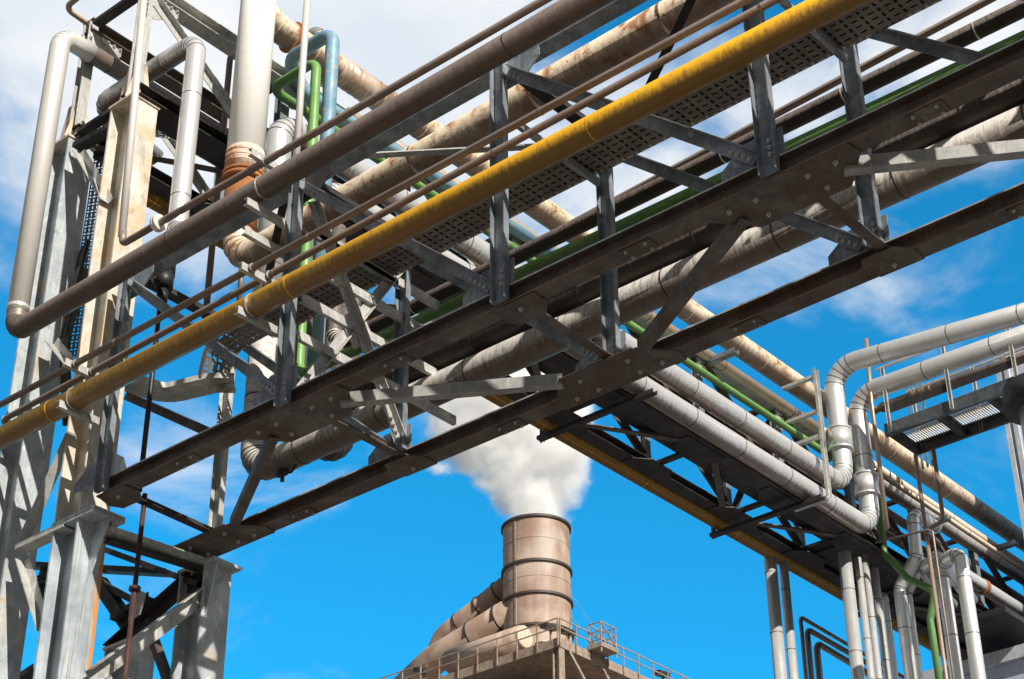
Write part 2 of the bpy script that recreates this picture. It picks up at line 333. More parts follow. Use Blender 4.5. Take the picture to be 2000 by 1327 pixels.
def mkpipe(name, label, pts, r, mat, bend=None, group=None, step=0, cat='pipe', w=.012, h=.004, start=.5, elbow=True, seg=20, n=6, bands=None, flanges=None, seammat='seam', parts=None, wob=0.):
    mb = MB(); P, T, inner = tube(mb, pts, r, bend if bend is not None else r*2.2, seg, n, wob=wob)
    if step: seams(mb, P, T, inner, r, step, w, h, 1, start, elbow)
    extra = bool(bands or flanges or parts)
    if extra:
        rt_ = root(name, tuple(V(pts[0])), label, cat, group); o = mb.build('pipe_run', [mat, seammat], rt_)
        for c, t, rr, ww, mm in (bands or []):
            b = MB(); ring(b, c, t, rr-.0005, ww, .0005+max(rr*.0, 0.)+.0, mi=0); b2 = MB(); disc(b2, c, t, rr, ww); b2.build('collar', mm, rt_)
        for c, t, rr, ww, mm in (flanges or []):
            b2 = MB(); disc(b2, c, t, rr, ww); fo = b2.build('flange', mm, rt_)
            s, u = frame(V(t), (0, 0, 1) if abs(V(t).normalized().z) < .9 else (1, 0, 0))
            for k in range(6):
                a = k*math.pi/3+.3; bolt(V(c)+(s*math.cos(a)+u*math.sin(a))*rr*.78-V(t).normalized()*(ww/2+.004), -V(t), fo, .012)
        return rt_
    o = mb.build(name, [mat, seammat]); tag(o, label, cat, group); return o
def disc(mb, c, t, r, w, seg=24, mi=0):
    t = V(t).normalized(); tube(mb, [V(c)-t*w/2, V(c)+t*w/2], r, 0, seg, mi=mi)
_bolt = {}
def bolt(loc, nrm, parent, r=.015, name='bolt'):
    if r not in _bolt:
        mb = MB(); a = mb.add([(r*math.cos(k*math.pi/3), r*math.sin(k*math.pi/3), 0) for k in range(6)]); b = mb.add([(r*math.cos(k*math.pi/3), r*math.sin(k*math.pi/3), r*.8) for k in range(6)])
        for k in range(6): j = (k+1) % 6; mb.face([a+k, a+j, b+j, b+k])
        mb.face([b+k for k in range(6)])
        c = mb.add([(r*.5*math.cos(k*math.pi/4), r*.5*math.sin(k*math.pi/4), r*.8) for k in range(8)]); d = mb.add([(r*.5*math.cos(k*math.pi/4), r*.5*math.sin(k*math.pi/4), r*1.6) for k in range(8)])
        for k in range(8): j = (k+1) % 8; mb.face([c+k, c+j, d+j, d+k])
        mb.face([d+k for k in range(8)])
        o = mb.build('bolt', 'bolt'); _bolt[r] = o.data; bpy.data.objects.remove(o)
    o = bpy.data.objects.new(name, _bolt[r]); C.collection.objects.link(o)
    o.matrix_basis = Matrix.Translation(V(loc)) @ V(nrm).normalized().to_track_quat('Z', 'Y').to_matrix().to_4x4()
    o.parent = parent; q = parent
    while q.parent: q = q.parent
    o.matrix_parent_inverse = Matrix.Translation(q['_w']).inverted() if (parent == q and '_w' in q) else Matrix.Identity(4)
    return o
# meshes hold world coordinates; a mesh child of an Empty cancels the Empty's place, a mesh child of a mesh needs nothing
def put(o, parent):
    o.parent = parent
    o.matrix_parent_inverse = Matrix.Translation(parent['_w']).inverted() if '_w' in parent else Matrix.Identity(4)
def part(name, mb, mat, parent, label=None):
    o = mb.build(name, mat, parent)
    if label: o['label'] = label
    return o
GZ = -1.6
# ------------------------------------------------------------------ setting: ground
mb = MB(); mb.face([mb.add([(-3000, -3000, GZ), (3000, -3000, GZ), (3000, 3000, GZ), (-3000, 3000, GZ)])+i for i in range(4)])
tag(mb.build('ground', 'ground'), kind='structure')
# ================================================================== NEAR BRIDGE (runs along X)
XS = [-12.85, -10.40, -7.93, -5.40, -2.93, -.46]
YN, YF = 9.30, 10.74
A = root('pipe_bridge', (-12.85, YN, 7.84), 'near lattice pipe bridge of galvanised steel crossing the picture above the chimney', 'pipe bridge')
ch = Hs(.165, .165, .013, .010)
for y in (YN, YF):
    x0 = -12.95 if y == YN else -13.15
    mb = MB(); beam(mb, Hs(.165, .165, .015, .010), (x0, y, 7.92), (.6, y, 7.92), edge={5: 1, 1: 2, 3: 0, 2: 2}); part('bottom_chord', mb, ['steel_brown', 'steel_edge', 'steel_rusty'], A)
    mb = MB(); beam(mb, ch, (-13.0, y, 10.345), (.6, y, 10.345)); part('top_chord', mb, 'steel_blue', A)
def gusset_v(y, x0, x1, z0, z1, cut, mat='steel_blue'):
    mb = MB(); pts = [(x0, y, z0), (x1, y, z0), (x1, y, z1 if cut != 'r' else z0+(z1-z0)*.35), (x0+(x1-x0)*(.62 if cut == 'r' else .38), y, z1), (x0, y, z1 if cut != 'l' else z0+(z1-z0)*.35)]
    if cut == 'l': pts = [(x0, y, z0), (x1, y, z0), (x1, y, z1), (x0+(x1-x0)*.38, y, z1), (x0, y, z0+(z1-z0)*.35)]
    if cut == 'r': pts = [(x0, y, z0), (x1, y, z0), (x1, y, z0+(z1-z0)*.35), (x0+(x1-x0)*.62, y, z1), (x0, y, z1)]
    prism(mb, pts, (0, .012, 0)); return part('gusset_plate', mb, mat, A)
for k, x in enumerate(XS):
    for y in (YN, YF):
        if y == YF and k == 0: zb = 7.98; x = -12.9
        yf = y-.085
        mb = MB(); beam(mb, Us(.15, .062, .009), (x, yf, 7.86 if y == YN else 7.99), (x, yf, 10.40 if y == YN else 10.26), (0, -1, 0))
        post = part('post', mb, 'steel_blue' if not (k == 0 and y == YF) else 'steel_light', A)
        if k < 5 and not (y == YF and k < 1):
            for q in range(3):
                bolt((x+.018, yf-.010, 8.02+.062*q if y == YN else 8.06+.062*q), (0, -1, 0), post, .019)
                bolt((x+.018, yf-.010, 10.13-.062*q), (0, -1, 0), post, .019)
    # vertical gusset plates behind the posts
    gusset_v(YN-.082, x-.42, x+.12, 8.003, 8.24, 'l'); gusset_v(YN-.082, x-.10, x+.42, 10.26, 9.98, 'r', 'steel_dark' if k == 1 else 'steel_blue')
    if k: gusset_v(YF-.082, x-.42, x+.12, 8.003, 8.24, 'l'); gusset_v(YF-.082, x-.10, x+.42, 10.26, 9.98, 'r', 'steel_dark')
def diag(p0, p1, mat='steel_blue', a=.10, b=.075, upv=(0, -1, 0), bolts=True, name='diagonal_brace'):
    p0 = V(p0); p1 = V(p1); mb = MB(); beam(mb, Ls(a, b, .009), p0, p1, upv, (-a/2, 0)); o = part(name, mb, mat, A)
    if bolts:
        s, t = frame(p1-p0, upv); d = (p1-p0).normalized()
        for q in range(4): bolt(p1-d*(.05+.065*q)+t*.010+s*.015, t, o, .018)
        for q in range(3): bolt(p0+d*(.06+.065*q)+t*.010+s*.015, t, o, .018)
    return o
for k in range(5):
    xa, xb = XS[k], XS[k+1]
    diag((xa+.10, YN-.105, 10.12), (xb-.10, YN-.105, 8.03))
    if k: diag((xa+.10, YF-.105, 10.10), (xb-.10, YF-.105, 8.03))
    else: diag((xa+.10, YF-.105, 10.10), (xb-.10, YF-.105, 8.03), bolts=False)
# bottom plane: cross struts, zigzag, plates
for k, x in enumerate(XS):
    x2 = x if k else -12.88
    mb = MB(); beam(mb, Ls(.09, .09, .009), (x+.12, YN+.02, 7.850), (x2+.12, YF-.02, 7.850), (0, 0, 1), (-.045, 0)); part('cross_strut', mb, 'steel_brown' if k else 'steel_dark', A)
    mb = MB(); beam(mb, Us(.12, .06, .008), (x, YN+.09, 10.29), (x, YF-.09, 10.29), (0, 0, 1)); part('top_strut', mb, 'steel_dark', A)
for k in range(5):
    ya, yb = (YF, YN) if k % 2 == 0 else (YN, YF)
    fa, fb = (10.46, 9.48) if ya == YF else (9.46, 10.46)
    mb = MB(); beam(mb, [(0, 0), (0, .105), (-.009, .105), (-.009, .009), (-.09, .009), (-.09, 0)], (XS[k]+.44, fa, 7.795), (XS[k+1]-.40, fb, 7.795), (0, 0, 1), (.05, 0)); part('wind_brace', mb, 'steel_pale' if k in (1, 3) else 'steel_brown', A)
    mb = MB(); beam(mb, Ls(.08, .07, .009), (XS[k]+.25, ya, 10.44), (XS[k+1]-.25, yb, 10.44), (0, 0, 1), (-.04, 0)); part('top_wind_brace', mb, 'steel_light' if k == 1 else 'steel_dark', A)
def plate(x, y, big):
    s = 1 if y == YN else -1; z = 7.833
    if big: L, D = .62, .36; pts = [(x-L, y-s*.083, z), (x+L, y-s*.083, z), (x+L+.02, y+s*.06, z), (x+L*.62, y+s*D, z), (x-L*.62, y+s*D, z), (x-L-.02, y+s*.06, z)]
    else: L, D = .17, .22; pts = [(x-L+.1, y-s*.075, z), (x+L+.14, y-s*.075, z), (x+L+.14, y+s*.10, z), (x+.1+L*.6, y+s*D, z), (x-L*.4, y+s*D, z), (x-L+.04, y+s*.10, z)]
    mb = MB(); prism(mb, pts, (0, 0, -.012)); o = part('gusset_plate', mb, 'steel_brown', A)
    if big:
        for dx in (-.45, -.22, .22, .45): bolt((x+dx, y+s*.03, z-.012), (0, 0, -1), o, .021)
        for dx in (-.25, .25): bolt((x+dx, y+s*.24, z-.012), (0, 0, -1), o, .021)
    else: bolt((x+.1, y+s*.02, z-.012), (0, 0, -1), o, .021)
for k, x in enumerate(XS):
    plate(x, YN, k in (1, 3, 5)); plate(x, YF, k in (0, 2, 4))
for xs_ in (-11.75, -9.15, -6.65, -4.2):
    for y in (YN, YF):
        mb = MB(); box(mb, (xs_-.16, y-.0835-.006, 7.853), (xs_+.16, y-.0835+.004, 7.99) ) if False else box(mb, (xs_-.14, y-.07, 7.826), (xs_+.14, y+.07, 7.8355)); o = part('splice_plate', mb, 'steel_brown', A)
        for dx in (-.09, .09):
            for dy in (-.045, .045): bolt((xs_+dx, y+dy, 7.826), (0, 0, -1), o, .014)
# X-braced frame across the bridge
xf = -10.38
f1 = diag((xf, YN+.05, 10.08), (xf, YF-.12, 8.05), 'steel_light', .09, .07, (1, 0, 0), name='frame_brace')
f2 = diag((xf-.03, YF-.12, 10.06), (xf-.03, YN+.05, 8.05), 'steel_light', .09, .07, (1, 0, 0), name='frame_brace')
mb = MB(); yc = (YN+YF)/2
prism(mb, [(xf-.012, yc-.22, 9.02), (xf-.012, yc-.02, 8.78), (xf-.012, yc+.22, 9.0), (xf-.012, yc+.02, 9.27)], (.010, 0, 0)); o = part('gusset_plate', mb, 'steel_light', A)
for dy, dz in ((-.08, .12), (.10, -.12), (-.12, -.06), (-.06, -.13)): bolt((xf+.01, yc+dy, 9.03+dz), (1, 0, 0), o, .017)
# bracket arms: outboard near side and far side
for xa in (-12.98, -10.50, -2.9):
    for z, mat in ((10.36, 'cream_plate'), (9.80, 'cream_plate'), (9.48, 'steel_light'), (9.10, 'cream_plate'), (8.64, 'steel_light')):
        if xa < -12 and z > 9.2: continue
        mb = MB(); beam(mb, Us(.075, .05, .006), (xa, 8.70, z), (xa, YN-.02, z), (-1, 0, 0)); part('bracket_arm', mb, 'steel_light', A)
for xa in (-10.36,):
    for z, ya, ye in ((9.78, 9.45, 11.10), (9.40, 9.4, 11.3), (9.00, 9.3, 11.36), (8.60, 9.3, 11.36)):
        if xa > -10 and z != 9.78: ya = 10.82
        mb = MB(); beam(mb, Us(.09, .045, .006), (xa, ya, z), (xa, ye, z), (-1, 0, 0)); part('support_arm', mb, 'steel_light' if xa < -10 else 'steel_blue', A)
# ================================================================== TOWER COLUMNS
col = Hs(.345, .385, .023, .015)
def column(x, y, z0, z1, label, cap=True, mat='column', splice=None, tray=None):
    o = root('steel_column', (x, y, GZ), label, 'column', 'columns of the corner tower')
    if splice:
        mb = MB(); beam(mb, col, (x, y, z0), (x, y, splice), (1, 0, 0)); part('lower_shaft', mb, 'column_low', o)
        mb = MB(); beam(mb, col, (x, y, splice+.062), (x, y, z1), (1, 0, 0)); part('upper_shaft', mb, 'column_cream', o)
    else: mb = MB(); beam(mb, col, (x, y, z0), (x, y, z1), (1, 0, 0)); part('column_shaft', mb, mat, o)
    mb = MB(); box(mb, (x-.25, y-.25, z0-.0), (x+.25, y+.25, z0+.03)); part('base_plate', mb, 'column', o)
    if cap:
        mb = MB(); box(mb, (x-.21, y-.19, z1+.002), (x+.21, y+.19, z1+.030)); cp = part('cap_plate', mb, 'cream_plate', o)
        for sx, sy in ((.09, -.1), (-.09, -.1), (.09, .1)): bolt((x+sx, y+sy, z1), (0, 0, -1), cp, .018)
    if splice:
        for dz in (0, .034):
            mb = MB(); box(mb, (x-.20, y-.19, splice+dz), (x+.43, y+.19, splice+dz+.028)); cp = part('splice_plate', mb, 'column', o)
        for sx, sy in ((.36, -.1), (.36, .1), (.26, -.12)): bolt((x+sx, y+sy, splice), (0, 0, -1), cp, .02)
    return o
c1 = column(-13.42, 9.42, GZ, 12.82, 'tall column nearest the camera with splice plate and rust streaks below it', splice=7.72)
mb = MB(); prism(mb, [(-13.226, 9.42, 7.715), (-12.98, 9.42, 7.715), (-13.226, 9.42, 7.05)], (0, .014, 0)); part('stiffener', mb, 'column', c1)
mb = MB(); prism(mb, [(-13.2, 9.235, 7.99), (-12.55, 9.235, 8.0), (-12.62, 9.235, 8.15), (-13.0, 9.235, 8.4)], (0, -.012, 0)); part('stiffener', mb, 'column', c1)
c2 = column(-14.53, 9.42, GZ, 12.82, 'tall pale column at far left behind the leaning silver pipe')
c3 = column(-13.28, 10.87, GZ, 7.72, 'short right-hand column carrying the far chord of the near bridge')
mb = MB(); prism(mb, [(-13.11, 10.74, 7.715), (-12.96, 10.74, 7.715), (-13.11, 10.74, 7.0)], (0, .014, 0)); part('stiffener', mb, 'column', c3)
mb = MB(); box(mb, (-13.066, 10.68, 7.722), (-12.95, 11.06, 7.752)); part('cap_extension', mb, 'column', c3)
c4 = column(-14.38, 10.88, GZ, 7.2, 'rear column seen between the other columns at the bottom left', mat='column')
# pyramid shoes on top of the two tall columns
for x, c, nm in ((-13.42, c1, 0), (-14.48, c2, 1)):
    mb = MB(); z = 12.852
    prism(mb, [(x-.2, 9.33, z), (x+.2, 9.33, z), (x+.08, 9.33, z+.55), (x-.08, 9.33, z+.55)], (0, .014, 0))
    prism(mb, [(x+.075, 9.22, z), (x+.075, 9.58, z), (x+.075, 9.46, z+.55), (x+.075, 9.34, z+.55)], (.014, 0, 0)); part('shoe_gusset', mb, 'cream_plate', c)
# tower bracing
Tw = root('tower_bracing', (-13.7, 9.4, 7), 'struts and diagonals tying the tower columns together at lower left', 'bracing')
def tb(p0, p1, mat='steel_light', prof=None, upv=(0, 0, 1), name='brace'):
    mb = MB(); beam(mb, prof or Ls(.12, .09, .010), p0, p1, upv); return part(name, mb, mat, Tw)
Uc = Us(.14, .06, .008)
tb(Yp(150, 293, 9.32), Yp(222, 254, 9.32), 'steel_dark', Uc, name='strut')
tb(Yp(156, 303, 9.30), Yp(212, 400, 9.34))
tb(Yp(40, 1078, 9.30), Yp(135, 1033, 9.30), 'steel_light', Uc, name='strut')
tb(Yp(55, 1062, 9.34), Yp(150, 850, 9.34), 'steel_light')
tb(Yp(46, 1100, 9.33), Yp(88, 1240, 9.40))
tb(Yp(105, 675, 9.34), Yp(150, 730, 9.34), 'steel_light')
tb(Yp(160, 520, 9.50), Yp(108, 690, 9.50), 'steel_brown')
# right-hand frame between near column and c3 (plane x=-12.9)
tb(Xp(200, 1040, -13.15), Xp(395, 1105, -13.15), 'steel_light', Uc, name='strut')
tb(Xp(200, 1062, -13.25), Xp(385, 1118, -13.25), 'steel_dark', Ls(.12, .1, .01), name='strut')
tb(Xp(165, 1312, -13.15), Xp(400, 1142, -13.15), 'steel_light', Ls(.16, .1, .01), (1, 0, 0))
# rear frame
tb(Yp(60, 1110, 10.9), Yp(330, 1125, 10.9), 'steel_dark', Uc, name='strut')
tb(Yp(215, 1265, 10.8), Yp(390, 1110, 10.8), 'steel_dark', Ls(.16, .1, .01), (0, -1, 0))
tb(Yp(205, 1150, 10.7), Yp(270, 1185, 10.7), 'steel_dark', Uc, name='strut')
tb(Yp(300, 1215, 10.75), Yp(345, 1340, 10.75), 'steel_brown', Ls(.14, .1, .01), (0, -1, 0))
tb(Yp(75, 1125, 10.8), Yp(190, 1130, 10.8), 'steel_dark', Hs(.2, .2, .015, .01), name='strut')
tb(Yp(20, 1345, 10.6), Yp(75, 1310, 10.6), 'steel_dark', Uc, name='strut')
mb = MB(); prism(mb, [Yp(257, 1147, 10.6), Yp(285, 1158, 10.6), Yp(272, 1200, 10.6), Yp(250, 1215, 10.6)], (0, .014, 0)); g0 = part('gusset_plate', mb, 'steel_light', Tw)
bolt(Yp(262, 1168, 10.6), (0, -1, 0), g0, .02); bolt(Yp(268, 1196, 10.6), (0, -1, 0), g0, .02)
tb(Yp(205, 1080, 10.8), Yp(392, 1150, 10.8), 'steel_dark', Uc, name='strut')
tb(Yp(210, 1130, 10.75), Yp(262, 1205, 10.75), 'steel_dark', Ls(.2, .14, .01), (0, -1, 0))
tb(Yp(225, 1215, 10.7), Yp(300, 1170, 10.7), 'steel_dark', Uc, name='strut')
tb(Yp(75, 1145, 10.85), Yp(110, 1165, 10.85), 'steel_dark', Hs(.2, .2, .015, .01), name='strut')
# horizontal beams at z=9.. between c3 and back of tower (behind the truss end)
tb(Yp(250, 765, 10.7), Yp(420, 840, 10.7), 'steel_brown', Ls(.1, .1, .01), (0, -1, 0))
# ================================================================== NEAR BRIDGE PIPES (outboard, camera side)
ARM = 'pipes on the near side brackets'
YB = 8.85
p0, p1 = Yp(0, 857, YB), Yp(1500, 73, YB)
mkpipe('yellow_pipe', 'yellow pipe with a brown lower side running in front of the near bridge', [ext(p0, p1, -.15), ext(p0, p1, 1.5)], .108, 'yellow', group=None, step=3.3, w=.010, h=.0025, seammat='yellow', start=2.2, seg=28,
       parts=1)
p0, p1 = Yp(0, 791, 8.80), Yp(1421, 20, 8.80)
mkpipe('thin_pipe', 'upper of two thin brown pipes just above the yellow pipe', [ext(p0, p1, -.15), ext(p0, p1, 1.5)], .032, 'thin_pipe', step=2.6, w=.02, h=.003, seammat='thin_pipe', seg=16)
p0, p1 = Yp(3, 822, 9.0), Yp(1455, 32, 9.0)
mkpipe('thin_pipe', 'lower of two thin brown pipes, closest above the yellow pipe', [p0+V((0, .5, -.1)), p0, ext(p0, p1, 1.5)], .032, 'thin_pipe', bend=.08, step=2.6, w=.02, h=.003, seammat='thin_pipe', seg=16, start=1.3)
p0, p1 = Yp(28, 650, YB), Yp(1000, 85, YB)
zt = Yp(105, 80, YB).z
mkpipe('brown_pipe', 'thick brown dusty pipe with elbow into the tall silver riser at far left', [ext(p0, p1, 1.7), p0, V((p0.x, YB, zt)), V((p0.x, 11.6, zt+.0)), V((p0.x, 15., zt))], .108, 'brown_pipe', bend=.17, step=4.2, w=.012, h=.003, seg=28)
# silver riser sleeve
mb = MB(); P, T, I = tube(mb, [V((p0.x, YB, p0.z+.24)), V((p0.x, YB, zt)), V((p0.x, YB+.42, zt))], .113, .18, 28)
seams(mb, P, T, [], .113, 9, .02, .003, 0, .05); ring(mb, (p0.x, YB, p0.z+.30), (0, 0, 1), .113, .015, .006, mi=0)
tag(mb.build('silver_riser_pipe', ['silver']), 'tall polished silver riser pipe standing against the sky at far left', 'pipe')
p0, p1 = Yp(238, 478, YB), Yp(1000, 37, YB); pf = Yp(312, 435, YB); d = p1-p0
mkpipe('thin_pipe', 'thin brown pipe with bolted round flange above the thick brown pipe', [ext(p0, p1, 1.7), p0, p0+V((0, 0, .16))], .036, 'thin_pipe', bend=.07, seg=16, flanges=[(pf, d, .085, .03, 'silver'), (pf-d.normalized()*.035, d, .085, .03, 'silver')])
q0 = Yp(238, 462, YB); q1 = Yp(288, -80, YB)
mb = MB(); tube(mb, [q0, q1], .0395, 0, 18); tag(mb.build('silver_riser_pipe', 'silver'), 'slim silver vertical pipe in front of the nearest tall column', 'pipe')
q0 = Yp(578, 300, 9.1); q1 = Yp(604, -60, 9.1)
mb = MB(); tube(mb, [V((q1.x, 9.1, Yp(581, 338, 9.1).z)), q1], .034, 0, 16); tag(mb.build('silver_riser_pipe', 'silver'), 'slim silver vertical pipe in front of the green and blue loops', 'pipe')
def strap(px, yy, rr, ref0, ref1):
    a, b = Yp(ref0[0], ref0[1], yy), Yp(ref1[0], ref1[1], yy); c = a+(b-a)*((px-a.x)/(b-a).x)
    mb = MB(); ring(mb, c, b-a, rr, .012, .010, 24, 0); o = mb.build('strap', 'bolt', A)
for xa in (-10.47, -12.95, -2.87):
    strap(xa, YB, .108, (0, 857), (1500, 73)); strap(xa, 8.80, .032, (0, 791), (1421, 20)); strap(xa, 9.0, .032, (3, 822), (1455, 32))
    if xa > -12: strap(xa, YB, .108, (28, 650), (1000, 85)); strap(xa, YB, .036, (238, 478), (1000, 37))
# u-bolts over pipes on the arms
for xa in (-10.5,):
    for yy, zz, rr in ((YB, None, .108),):
        pass
# ================================================================== PIPES ON THE BRIDGE
# white riser with elbow into the rusty cream pipe on top of the bridge
y5 = 10.3
a0, a1 = Yp(1061, 172, y5), Yp(1285, 45, y5)
xw = -12.53
la = a0.z+(a1.z-a0.z)*(xw-a0.x)/(a1.x-a0.x)
mkpipe('rusty_cream_pipe', 'large cream pipe with orange rust streaks lying on top of the near bridge', [ext(a0, a1, 6), V((xw, y5, la-.02)), V((xw, y5, la+1.3))], .16, 'cream_rust', bend=.30, step=1.5, w=.03, h=.004, seammat='cream_rust', seg=32, n=4)
wb, wt = Yp(481, 330, y5), Yp(503, 0, y5)
W1 = mkpipe('white_riser_pipe', 'thick white painted riser at upper left with rusty foot', [V((xw, y5, wb.z)), V((xw+.0, y5, 16.5))], .205, 'white_pipe', bend=.1, seg=36, cat='pipe', flanges=[(V((xw, y5, wb.z-.10)), (0, 0, -1), .235, .04, 'rust'), (V((xw, y5, wb.z-.16)), (0, 0, -1), .235, .04, 'rust')])
mb = MB(); P, T, I = tube(mb, [V((xw, y5, wb.z-.06)), V((xw, y5, wb.z+.22))], .209, 0, 36); seams(mb, P, T, [], .209, .07, .012, .004, 0, .03); 
for k in range(3): ring(mb, (xw, y5, wb.z+.02+.07*k), (.06, .05, 1), .209, .02, .006, 36, 0)
part('wrapped_foot', mb, 'white_rusty', W1)
mb = MB(); tube(mb, [V((xw, y5, la+.4)), V((xw, y5, wb.z-.15))], .19, 0, 32); part('rust_foot', mb, 'rust', W1)
# far side stack of pipes
YR = 11.15
Y5 = 11.14
def xrun(name, label, pa, pb, r, mat, y=YR, left=None, tail=(), **k):
    a, b = Yp(pa[0], pa[1], y), Yp(pb[0], pb[1], y); e = ext(a, b, 1+2.5/(abs((b-a).x)/1.0)) if False else a+(b-a)*((1.0-a.x)/(b-a).x)
    l = a+(b-a)*((left-a.x)/(b-a).x); pts = [e, l]+[V(t) for t in tail(l)] if callable(tail) else [e, l]
    return mkpipe(name, label, pts, r, mat, **k)
xrun('dark_pipe', 'thin dark pipe uppermost behind the far side of the near bridge', (1527, 217), (1907, 13), .035, 'thin_pipe', left=-11.6, tail=lambda l: [l+V((0, 0, 1.2))], bend=.1)
xrun('dark_pipe', 'dark brown pipe with drip streaks below the thin one behind the near bridge', (1529, 246), (1985, 22), .078, 'corrugated', left=-11.9, tail=lambda l: [l+V((0, 0, 1.5))], bend=.2, step=1.25, w=.012, seammat='silver')
zG = 14.07
xrun('green_pipe', 'long green pipe looping up from the near bridge and running off to the right', (1320, 392), (1532, 293), .058, 'green_deep', left=-12.40, tail=lambda l: [V((-12.42, YR, zG)), V((-13.2, YR, zG)), V((-13.2, 24.9, zG)), V((-13.2, 24.9, 12.85)), V((-12.85, 24.9, 12.3)), V((-12.4, 24.9, 11.95)), V((-12.55, 24.9, 11.5)), V((-12.5, 24.9, 8))], bend=.16, n=7)
xrun('dark_corrugated_pipe', 'dark sooty insulated pipe tucked above the grey one behind the bridge', (1224, 531), (1812, 262), .155, 'corrugated', left=-12.45, tail=lambda l: [l+V((-.1, .8, 0)), l+V((-.1, .8, 2.6))], bend=.3, step=1.3)
# ------------------------------------------------------------------ grey insulated pipe that climbs and becomes a cladded pipe on the far rack
XR = -12.98
i2a, i2b = Xp(1283, 690, XR), Xp(1540, 866, XR)
def grey():
    a, b = Yp(1224, 594, Y5), Yp(1900, 290, Y5)
    e = a+(b-a)*((1.0-a.x)/(b-a).x); l = a+(b-a)*((-12.98-a.x)/(b-a).x)
    return e, l
e5, l5 = grey()
I2z = Xp(1360, 765, XR).z
c2x = Xp(1648, 925, XR); t2 = Yp(1640, 712, c2x.y)
V2 = V((XR, c2x.y, I2z)); T2 = V((XR, c2x.y, t2.z))
r2e = Yp(2000, 612, c2x.y)
mkpipe('grey_insulated_pipe', 'big sooty grey insulated pipe low behind the near bridge', [e5, l5, V((XR, Y5, 10.9))], .155, 'clad_grimy', bend=.26, step=1.15, w=.014, h=.004, seg=32, start=.6, parts=1)
G2 = 'cladded pipes of the far rack'
mkpipe('cladded_pipe', 'upper of two silver cladded pipes along the far rack, rising then turning right', [V((XR, Y5, 10.9)), V((XR, Y5, I2z)), V2, T2, r2e+(r2e-T2)*.5], .160, 'clad', bend=[.27, .42, .42], group=G2, step=1.22, w=.012, h=.004, seg=36, n=6, bands=[(V((XR, V2.y, V2.z+.85)), (0, 0, 1), .20, .38, 'clad_vert'), (V((XR, V2.y, V2.z+.67)), (0, 0, 1), .212, .03, 'clad_vert'), (V((XR, V2.y, V2.z+1.03)), (0, 0, 1), .212, .03, 'clad_vert')])
I1z = Xp(1276, 770, XR).z
c1x = Xp(1700, 1012, XR); t1 = Yp(1692, 765, c1x.y); V1 = V((XR, c1x.y, I1z)); T1 = V((XR, c1x.y, t1.z)); r1e = Yp(2000, 655, c1x.y)
mkpipe('cladded_pipe', 'lower silver cladded pipe nearest the dark underside of the far rack', [V((XR, 11.9, 9.4)), V((XR, 11.9, I1z)), V1, T1, r1e+(r1e-T1)*.5], .160, 'clad', bend=[.27, .42, .42], group=G2, step=1.22, start=.9, w=.012, h=.004, seg=36, n=6, bands=[(V((XR, V1.y, V1.z+.80)), (0, 0, 1), .20, .38, 'clad_vert'), (V((XR, V1.y, V1.z+.62)), (0, 0, 1), .212, .03, 'clad_vert'), (V((XR, V1.y, V1.z+.98)), (0, 0, 1), .212, .03, 'clad_vert')])
# tan and rusty pipes of the far rack
XR = -13.21; a, b = Xp(1450, 740, XR), Xp(1600, 848, XR)
mkpipe('tan_pipe', 'tan stained pipe beside the bolted top chord of the far rack', [V((XR, 12.4, a.z)), V((XR, 23.2, a.z)), V((XR, 42, a.z+.0))], .088, 'cream_tan', bend=.1, step=1.9, w=.012, seg=24)
XR = -13.44; rz = Xp(1417, 657, XR).z 
RP = mkpipe('rusty_tan_pipe', 'large tan pipe with rust and tape wrap at the top of the far rack', [V((XR-.25, 10.85, rz+1.0)), V((XR, 11.15, rz)), V((XR, 44, rz))], .178, 'cream_rust', bend=.42, step=2.0, w=.014, seg=36, seammat='cream_rust', flanges=[(V((XR, 11.62, rz)), (0, 1, 0), .215, .035, 'rust')])
mb = MB(); P, T, I = tube(mb, [V((XR, 12.40, rz)), V((XR, 13.35, rz))], .184, 0, 36)
for k in range(9): ring(mb, (XR, 12.45+.105*k, rz), (.12*math.sin(k*2), 1, .1*math.cos(k*3)), .184, .03, .004, 36, 0)
part('tape_wrap', mb, 'tape', RP); mb = MB(); ring(mb, (XR, 12.20, rz), (0, 1, 0), .178, .10, .008, 36, 0); part('rust_band', mb, 'rust', RP)
# blue loop
yb = 11.35
B0 = Yp(640, 300, yb); Bt = Yp(651, 62, yb)
bl = Yp(560, 120, yb)
mkpipe('blue_pipe', 'blue pipe with peeling paint looping beside the slim silver vertical pipe', [V((Bt.x, yb, 9.9)), V((Bt.x, yb, Bt.z)), V((bl.x, yb, Bt.z)), V((bl.x, yb+.35, Bt.z-.30)), V((bl.x+.1, 17.2, Bt.z-.32))], .084, 'blue', bend=[.19, .17, .17], seg=28)
# white riser behind
q = Yp(627, 60, 12.3)
mkpipe('white_riser_pipe', 'narrow white cladded riser just behind the green and blue loops', [V((q.x, 12.3, 10.2)), V((q.x, 12.3, q.z)), V((q.x-.35, 12.3, q.z)), V((q.x-.35, 13.4, q.z-.05))], .095, 'clad_vert', bend=.2, step=1.1, seg=24)
# P2 loop at upper left
q = Yp(383, 78, 9.6); qb = Yp(352, 440, 9.6); ql = Yp(190, 205, 9.6)
mkpipe('cladded_riser_pipe', 'silver cladded riser with spots and an elbow running left behind the column heads', [V((q.x+1.2, 9.62, qb.z-.12)), V((q.x, 9.62, qb.z-.12)), V((q.x, 9.62, q.z)), V((ql.x, 9.62, q.z)), V((ql.x, 9.62+.9, q.z-.25))], .107, 'clad', bend=[.16, .2, .2], step=1.35, w=.008, h=.003, seg=32, start=.35, n=5)
